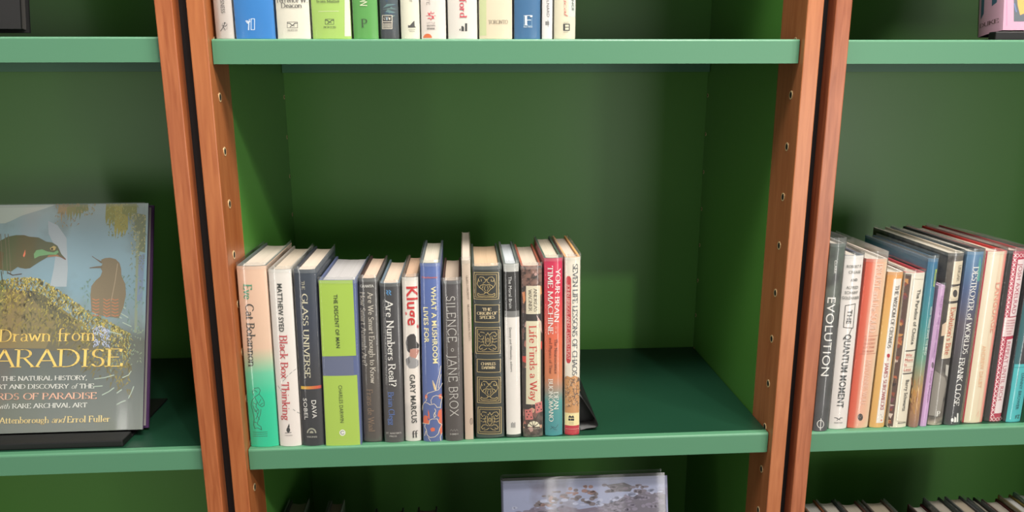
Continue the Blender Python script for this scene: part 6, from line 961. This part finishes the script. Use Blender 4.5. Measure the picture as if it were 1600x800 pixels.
FRONTS = [
({'id':'bird_picture','label':'large picture book with two birds on its cover, tilted on a black stand','t':.021,'h':.30853,'d':.245,'ramp':[(0,(118,124,118)),(.22,(102,110,106)),(.38,(94,98,92)),(.47,(130,148,150)),(.62,(128,160,174)),(.85,(144,172,182)),(1,(160,176,174))],'board':(70,40,84),'pages':(150,146,144),'front':[('P',(188,199,190),[(.0006,.30793),(.12478,.30793),(.11978,.30781),(.10637,.30264),(.0896,.29753),(.07622,.29327),(.06465,.28723),(.05471,.28295),(.0006,.28352)]),('P',(168,179,185),[(.11125,.28567),(.12422,.27927),(.13674,.26135),(.13992,.21898),(.13909,.19447),(.11716,.1949),(.12132,.21932),(.12374,.24566),(.11276,.26792)]),('P',(168,147,107),[(.12484,.30793),(.13847,.30793),(.13916,.28969),(.13765,.29859),(.13566,.29219),(.13419,.30007),(.13228,.29145),(.13079,.29997),(.12924,.28138),(.1275,.29676),(.12537,.29445),(.12405,.29812)]),('P',(147,145,94),[(.13678,.30793),(.15214,.30793),(.15261,.29525),(.1514,.2957),(.14898,.28914),(.14753,.29671),(.1451,.29026),(.14361,.2991),(.14153,.28276),(.13985,.2966),(.13756,.2866),(.13584,.30165)]),('P',(134,141,94),[(.14874,.30793),(.16412,.30793),(.16452,.29672),(.16323,.29944),(.16066,.29723),(.15939,.29935),(.1569,.29471),(.15555,.29931),(.15334,.28598),(.15152,.30469),(.14941,.289),(.14784,.30005)]),('P',(147,145,73),[(.18814,.30793),(.20532,.30793),(.20604,.28316),(.2047,.28788),(.20203,.27333),(.20039,.28858),(.19764,.27696),(.19616,.28661),(.1935,.27226),(.19182,.28855),(.18901,.27925),(.18753,.2888)]),('P',(163,156,80),[(.20017,.30793),(.21737,.30793),(.21839,.27101),(.21714,.27289),(.21431,.26348),(.21287,.27201),(.21011,.26048),(.2086,.27136),(.20576,.26277),(.2042,.27526),(.2016,.2586),(.1999,.27585)]),('P',(134,138,78),[(.2105,.30793),(.22944,.30793),(.23006,.28432),(.2286,.29426),(.22515,.29127),(.22383,.29555),(.22061,.28414),(.2191,.29561),(.21573,.28978),(.21445,.29264),(.21089,.29371),(.20972,.29246)]),('P',(123,132,103),[(.2246,.29567),(.24193,.29185),(.24239,.23923),(.23288,.24206),(.2287,.27059)]),('P',(141,154,132),[(.22961,.26879),(.23386,.27051),(.2341,.12971),(.23071,.12979)]),('P',(123,143,168),[(.23392,.23495),(.24241,.23835),(.23978,.17318),(.23296,.17332)]),('P',(96,125,120),[(.05174,.19619),(.06825,.20109),(.086,.17638),(.08773,.13313),(.0006,.13604),(.0006,.198)]),('P',(132,120,82),[(.0006,.19453),(.06861,.19238),(.11089,.18282),(.14548,.15602),(.17997,.13098),(.18065,.10937),(.0006,.1147)]),('P',(98,96,73),[(.08537,.19204),(.10572,.18641),(.12828,.16681),(.14566,.15081),(.12891,.14945),(.10303,.16908)]),('P',(107,103,82),[(.12891,.14945),(.17997,.13098),(.18241,.10675),(.1137,.10845)]),('R',(116,109,71),11,420,[(.04634,.205),(.06795,.20807),(.08887,.20942),(.10667,.20558),(.13602,.1858),(.16373,.16431),(.19205,.14978),(.22651,.12815)],.08001,.00286),('R',(143,132,73),12,420,[(.04634,.205),(.06795,.20807),(.08887,.20942),(.10667,.20558),(.13602,.1858),(.16373,.16431),(.19205,.14978),(.22651,.12815)],.07159,.00253),('R',(100,96,69),13,260,[(.04634,.205),(.06795,.20807),(.08887,.20942),(.10667,.20558),(.13602,.1858),(.16373,.16431),(.19205,.14978),(.22651,.12815)],.08001,.00286),('R',(163,152,78),14,240,[(.04634,.205),(.06795,.20807),(.08887,.20942),(.10667,.20558),(.13602,.1858),(.16373,.16431),(.19205,.14978),(.22651,.12815)],.04632,.00168),('R',(192,176,87),15,170,[(.04634,.205),(.06795,.20807),(.08887,.20942),(.10667,.20558),(.13602,.1858),(.16373,.16431),(.19205,.14978),(.22651,.12815)],.03369,.00152),('R',(219,197,100),16,120,[(.04634,.205),(.06795,.20807),(.08887,.20942),(.10667,.20558),(.13602,.1858),(.16373,.16431),(.19205,.14978),(.22651,.12815)],.02863,.00135),('R',(134,138,73),17,120,[(.04634,.205),(.06795,.20807),(.08887,.20942),(.10667,.20558),(.13602,.1858),(.16373,.16431),(.19205,.14978),(.22651,.12815)],.02527,.00152),('R',(232,212,118),18,60,[(.04634,.205),(.06795,.20807),(.08887,.20942),(.10667,.20558),(.13602,.1858),(.16373,.16431),(.19205,.14978),(.22651,.12815)],.01853,.00118),('R',(96,94,73),40,90,[(.08537,.19204),(.10568,.18728),(.12828,.16681),(.14734,.15077)],.01348,.00219),('R',(116,147,141),60,60,[(.15762,.19585),(.17083,.20611),(.22431,.21038),(.24235,.20651)],.0758,.00219),('R',(129,159,154),61,60,[(.15762,.19585),(.17083,.20611),(.22431,.21038),(.24235,.20651)],.0758,.00219),('R',(109,136,125),62,60,[(.15762,.19585),(.17083,.20611),(.22431,.21038),(.24235,.20651)],.0758,.00219),('R',(145,163,134),41,60,[(.19516,.13062),(.22211,.13433),(.24396,.14252)],.05053,.00152),('R',(168,170,107),42,70,[(.19156,.30866),(.20876,.30844),(.22772,.30819)],.04043,.00135),('R',(134,141,85),43,70,[(.18985,.30868),(.20876,.30844),(.23117,.30815)],.04716,.00152),('R',(185,179,123),44,60,[(.22293,.2939),(.23154,.29379),(.24193,.29185)],.05895,.00152),('R',(125,136,100),45,60,[(.22293,.2939),(.23154,.29379),(.24193,.29185)],.0758,.00152),('R',(154,138,103),46,50,[(.12142,.30957),(.13591,.30939),(.15385,.30915)],.03032,.00152),('R',(168,156,107),47,40,[(.14872,.30922),(.16155,.30905),(.1744,.30888)],.01516,.00135),('R',(163,176,206),48,60,[(.17638,.13799),(.1864,.14122),(.19844,.13401)],.02527,.00168),('R',(206,212,230),49,40,[(.17638,.13799),(.1864,.14122),(.19844,.13401)],.02527,.00126),('K',(176,192,176),.00127,[(.20404,.17392),(.21793,.16315)]),('K',(176,192,176),.00127,[(.20959,.1581),(.22166,.15086)]),('K',(176,192,176),.00127,[(.20285,.1565),(.2132,.15018)]),('K',(176,192,176),.00127,[(.21507,.14405),(.22623,.13858)]),('K',(176,192,176),.00127,[(.19849,.13228),(.21383,.12758)]),('K',(176,192,176),.00126,[(.18024,.06905),(.1936,.0704),(.20526,.07351)]),('K',(176,192,176),.00126,[(.21714,.06977),(.22462,.07299),(.22786,.07806)]),('K',(176,192,176),.00126,[(.17888,.05884),(.19058,.05937)]),('K',(176,192,176),.00126,[(.19095,.04742),(.1992,.05145),(.20576,.05639)]),('K',(176,192,176),.00126,[(.21015,.04944),(.21591,.05354)]),('K',(176,192,176),.00126,[(.22546,.04218),(.22944,.0506),(.23178,.05738)]),('K',(176,192,176),.00126,[(.21059,.03409),(.21637,.03733),(.22135,.03889)]),('P',(94,98,71),[(.0006,.25369),(.04902,.25878),(.05887,.26435),(.06973,.26647),(.08069,.2663),(.08754,.26407),(.09941,.26282),(.10459,.26009),(.10978,.25692),(.1183,.25546),(.12524,.25093),(.12798,.24559),(.13074,.23937),(.1369,.23266),(.1361,.23135),(.13005,.23498),(.12408,.2364),(.11229,.23529),(.10239,.22931),(.09582,.22504),(.0901,.22077),(.08424,.22),(.07747,.22135),(.07405,.22281),(.06916,.2194),(.06591,.21684),(.05075,.21886),(.0006,.21707)]),('P',(118,168,116),[(.09439,.23999),(.09756,.24522),(.10511,.24632),(.11199,.24321),(.1205,.24175),(.12547,.24475),(.12725,.24207),(.124,.23861),(.11385,.23878),(.10209,.23722),(.09547,.23382)]),('P',(188,168,107),[(.11521,.24757),(.12016,.25101),(.12361,.24919),(.12208,.24481),(.117,.24489)]),('P',(56,49,44),[(.11973,.24661),(.11956,.24726),(.11914,.24779),(.11855,.24809),(.11791,.2481),(.11735,.24782),(.11697,.2473),(.11685,.24666),(.11702,.246),(.11743,.24548),(.11802,.24518),(.11866,.24517),(.11923,.24545),(.11961,.24596)]),('P',(237,134,100),[(.08017,.2376),(.08285,.24634),(.08343,.24018),(.08192,.23582)]),('P',(168,125,89),[(.11229,.23529),(.12408,.2364),(.13005,.23498),(.12569,.23858),(.11388,.2379)]),('K',(134,89,78),.00119,[(.13002,.23586),(.13659,.23187)]),('P',(107,87,62),[(.0006,.23971),(.04961,.24515),(.05476,.24243),(.05403,.22055),(.0006,.21881)]),('K',(118,109,89),.00101,[(.04946,.26802),(.05213,.2451),(.05517,.21354)]),('K',(118,109,89),.00101,[(.05535,.26793),(.05801,.245),(.06103,.21343)]),('K',(118,109,89),.00101,[(.05956,.26786),(.06221,.24493),(.06522,.21336)]),('K',(78,73,67),.00134,[(.06095,.21518),(.06781,.21156),(.07948,.21309)]),('K',(78,73,67),.00134,[(.0525,.21708),(.05478,.20309)]),('P',(129,116,91),[(.18366,.23052),(.18871,.23272),(.19551,.23331),(.20325,.23106),(.20852,.22566),(.21088,.21768),(.21158,.20798),(.21701,.19644),(.21825,.18238),(.21533,.16495),(.20981,.15025),(.186,.15426),(.17316,.15976),(.17119,.18159),(.17205,.19469),(.17773,.20247),(.18352,.20763),(.18585,.21462),(.18314,.21995),(.18556,.22431),(.18505,.22696)]),('P',(116,103,82),[(.18545,.22784),(.1768,.2324),(.17157,.23638),(.17161,.23514),(.17857,.23008),(.18468,.22521)]),('P',(116,103,82),[(.18477,.22212),(.17714,.22147),(.16869,.22003),(.16872,.21915),(.17721,.21935),(.18571,.21937)]),('K',(197,125,85),.00102,[(.1743,.17716),(.17858,.17533),(.18278,.17646)]),('K',(197,125,85),.00102,[(.1887,.17686),(.19301,.17415),(.19719,.17616)]),('K',(197,125,85),.00102,[(.19972,.17663),(.20402,.1748),(.20823,.17593)]),('K',(197,125,85),.00102,[(.17443,.1728),(.17872,.17096),(.18291,.17209)]),('K',(197,125,85),.00102,[(.18883,.17249),(.19315,.16978),(.19732,.17179)]),('K',(197,125,85),.00102,[(.19985,.17226),(.20415,.17043),(.20836,.17156)]),('K',(197,125,85),.00101,[(.17457,.16843),(.17886,.1666),(.18305,.16773)]),('K',(197,125,85),.00102,[(.18896,.16813),(.19328,.16542),(.19745,.16742)]),('K',(197,125,85),.00102,[(.19998,.16789),(.20427,.16606),(.20848,.16719)]),('K',(197,125,85),.00101,[(.17471,.16408),(.17899,.16224),(.18318,.16337)]),('K',(197,125,85),.00102,[(.18909,.16377),(.19341,.16106),(.19758,.16306)]),('K',(197,125,85),.00102,[(.20011,.16353),(.2044,.16169),(.2086,.16282)]),('K',(197,125,85),.00101,[(.17485,.15972),(.17913,.15789),(.18332,.15902)]),('K',(197,125,85),.00102,[(.18923,.15941),(.19354,.1567),(.19771,.1587)]),('K',(197,125,85),.00102,[(.20024,.15917),(.20452,.15733),(.20873,.15846)]),('K',(197,125,85),.00101,[(.17499,.15537),(.17927,.15354),(.18345,.15466)]),('K',(197,125,85),.00102,[(.18936,.15505),(.19367,.15235),(.19784,.15435)]),('K',(197,125,85),.00102,[(.20036,.15481),(.20465,.15298),(.20885,.1541)]),('K',(168,150,123),.00102,[(.20599,.22482),(.20329,.20022),(.19895,.17403)]),('T','title_lettering','Drawn from','seriflight',.05502,.12995,.17794,.12877,.01621,(240,208,112)),('T','title_lettering','PARADISE','seriflight',.02618,.10005,.21554,.09678,.02311,(240,208,112)),('T','subtitle_lettering','THE NATURAL HISTORY,','serif',.05957,.07265,.17055,.07102,.00578,(232,232,224)),('T','subtitle_lettering','ART AND DISCOVERY','serif',.04849,.0621,.14629,.06025,.00577,(232,232,224)),('T','subtitle_lettering','of','italic',.15046,.05996,.15713,.05995,.00634,(232,232,224)),('T','subtitle_lettering','THE','serif',.1613,.06001,.17969,.05967,.00585,(232,232,224)),('T','subtitle_lettering','BIRDS OF PARADISE','serif',.04249,.04908,.18344,.04678,.00823,(236,186,160)),('T','subtitle_lettering','with','italic',.05457,.03609,.07103,.03578,.00609,(232,232,224)),('T','subtitle_lettering','RARE ARCHIVAL ART','serif',.07515,.03583,.17131,.03472,.00594,(232,232,224)),('T','author_lettering','Attenborough','serif',.05949,.01744,.12255,.01638,.00789,(240,216,150)),('T','author_lettering','and','italic',.12627,.01643,.14284,.01627,.00795,(240,216,150)),('T','author_lettering','Errol Fuller','serif',.14699,.01615,.20193,.01567,.00797,(240,216,150))],'items':[],'mottle':((110,116,100),14,.52,.8),'tall':.0012}, (-.39418,.0537,.01322), .32426),
({'id':'cloud_picture','label':'picture book with a lavender cloudy sky cover standing low in the middle bay','t':.018,'h':.27848,'d':.24555,'ramp':[(0,(150,146,170)),(.9,(172,180,214)),(1,(176,182,216))],'board':(70,70,66),'pages':(180,172,160),'front':[('P',(122,116,132),[(.24255,.2512),(.21396,.25597),(.19007,.25497),(.16786,.24275),(.15155,.23592),(.14637,.21756),(.24298,.19708)]),('P',(130,118,138),[(.0337,.23296),(.05254,.23778),(.07127,.23523),(.0902,.24007),(.11364,.23364),(.13735,.23646),(.1656,.22797),(.16491,.20015),(.02381,.20571)]),('P',(108,104,112),[(.15327,.26747),(.18092,.27021),(.19507,.26411),(.19011,.25683),(.16633,.2577)]),('C',(150,142,164),80,80,[(.14213,.23813),(.17081,.24636),(.20441,.25632),(.2427,.2568)],.02267,.00397),('C',(190,196,226),81,26,[(.14221,.24184),(.1709,.25008),(.20449,.25911),(.24278,.2596)],.00472,.00397),('C',(128,116,122),82,50,[(.05086,.24709),(.07183,.26112),(.1096,.26346),(.14356,.25852)],.02078,.00397),('C',(166,130,124),83,24,[(.05844,.2505),(.07743,.25906),(.10968,.26717),(.1381,.26801)],.01511,.00397),('C',(194,200,228),84,16,[(.01527,.24656),(.05281,.25071),(.13763,.24851),(.1661,.2484)],.00945,.00397),('C',(140,132,154),85,90,[(.01502,.23366),(.06196,.23928),(.10905,.23937),(.16569,.23168)],.02834,.00397),('C',(134,124,138),86,24,[(.15139,.26847),(.16663,.26979),(.19517,.26784),(.21415,.26343)],.01322,.00397)],'items':[],'mottle':((130,122,140),18,.5,.72),'tall':.004}, (.33473,.00992,-.368), .2618),
({'id':'black_front','label':'black hardback facing out on the upper left shelf, cut by the photo edge','t':.02,'h':.26,'d':.19,'ramp':[(0,(9,9,10)),(1,(9,9,10))],'board':(9,9,10),'pages':(40,38,36),'front':[],'items':[],'sleeve':False,'rough':.7}, (-.42273,.055,.5303), .17453),
({'id':'pink_front','label':'pink framed hardback facing out on the upper right shelf','t':.046,'h':.25,'d':.19,'ramp':[(0,(212,164,188)),(1,(214,168,192))],'board':(60,50,52),'pages':(210,200,190),'front':[('P',(96,104,112),[(.00822,.19348),(.10586,.19484),(.11637,.01059),(.01694,.0107)]),('P',(244,178,96),[(.01873,.05322),(.06255,.05343),(.06412,.02324),(.03009,.02076),(.02508,.01868),(.02107,.03106)]),('K',(110,130,180),.0017,[(.01675,.03263),(.01975,.02312)]),('K',(226,140,176),.00101,[(.00412,.08463),(.00782,.00559)])],'items':[('P',(40,84,112),[(.006,.022),(.013,.028),(.013,.2),(.006,.2)]),('P',(40,84,112),[(.028,.034),(.036,.037),(.036,.2),(.028,.2)]),('P',(40,84,112),[(.013,.046),(.028,.046),(.028,.055),(.013,.055)]),('T','publisher_lettering','DUKE','serif',.006,.0135,.04,.0135,.005,(84,50,52))]}, (.97337,.045,.52989), .13963),
]
for d, O, tl in FRONTS:
    m = Matrix.Translation(O) @ Matrix.Rotation(-tl, 4, 'X') @ Matrix.Rotation(-math.pi / 2, 4, 'Z') @ Matrix.Translation((-d['t'], 0, 0))
    build_book(d, O, None, m)


stand((-0.425, 0.0245, 0.0031), 0.262, 0.324, 0.0092, 'black display stand under the tilted bird book', 0.0275, 0.052)
stand((0.325, -0.002, -0.384), 0.262, 0.262, 0.012, 'black display stand hidden below the cloud picture book', 0.0095, 0.030)
stand((0.957, 0.030, 0.51601), 0.20, 0.14, 0.0112, 'black display stand under the pink book', 0.0140, 0.064)
stand((-0.461, 0.038, 0.51881), 0.20, 0.174, 0.0085, 'black display stand under the black hardback on the upper left shelf', 0.0160, 0.041)
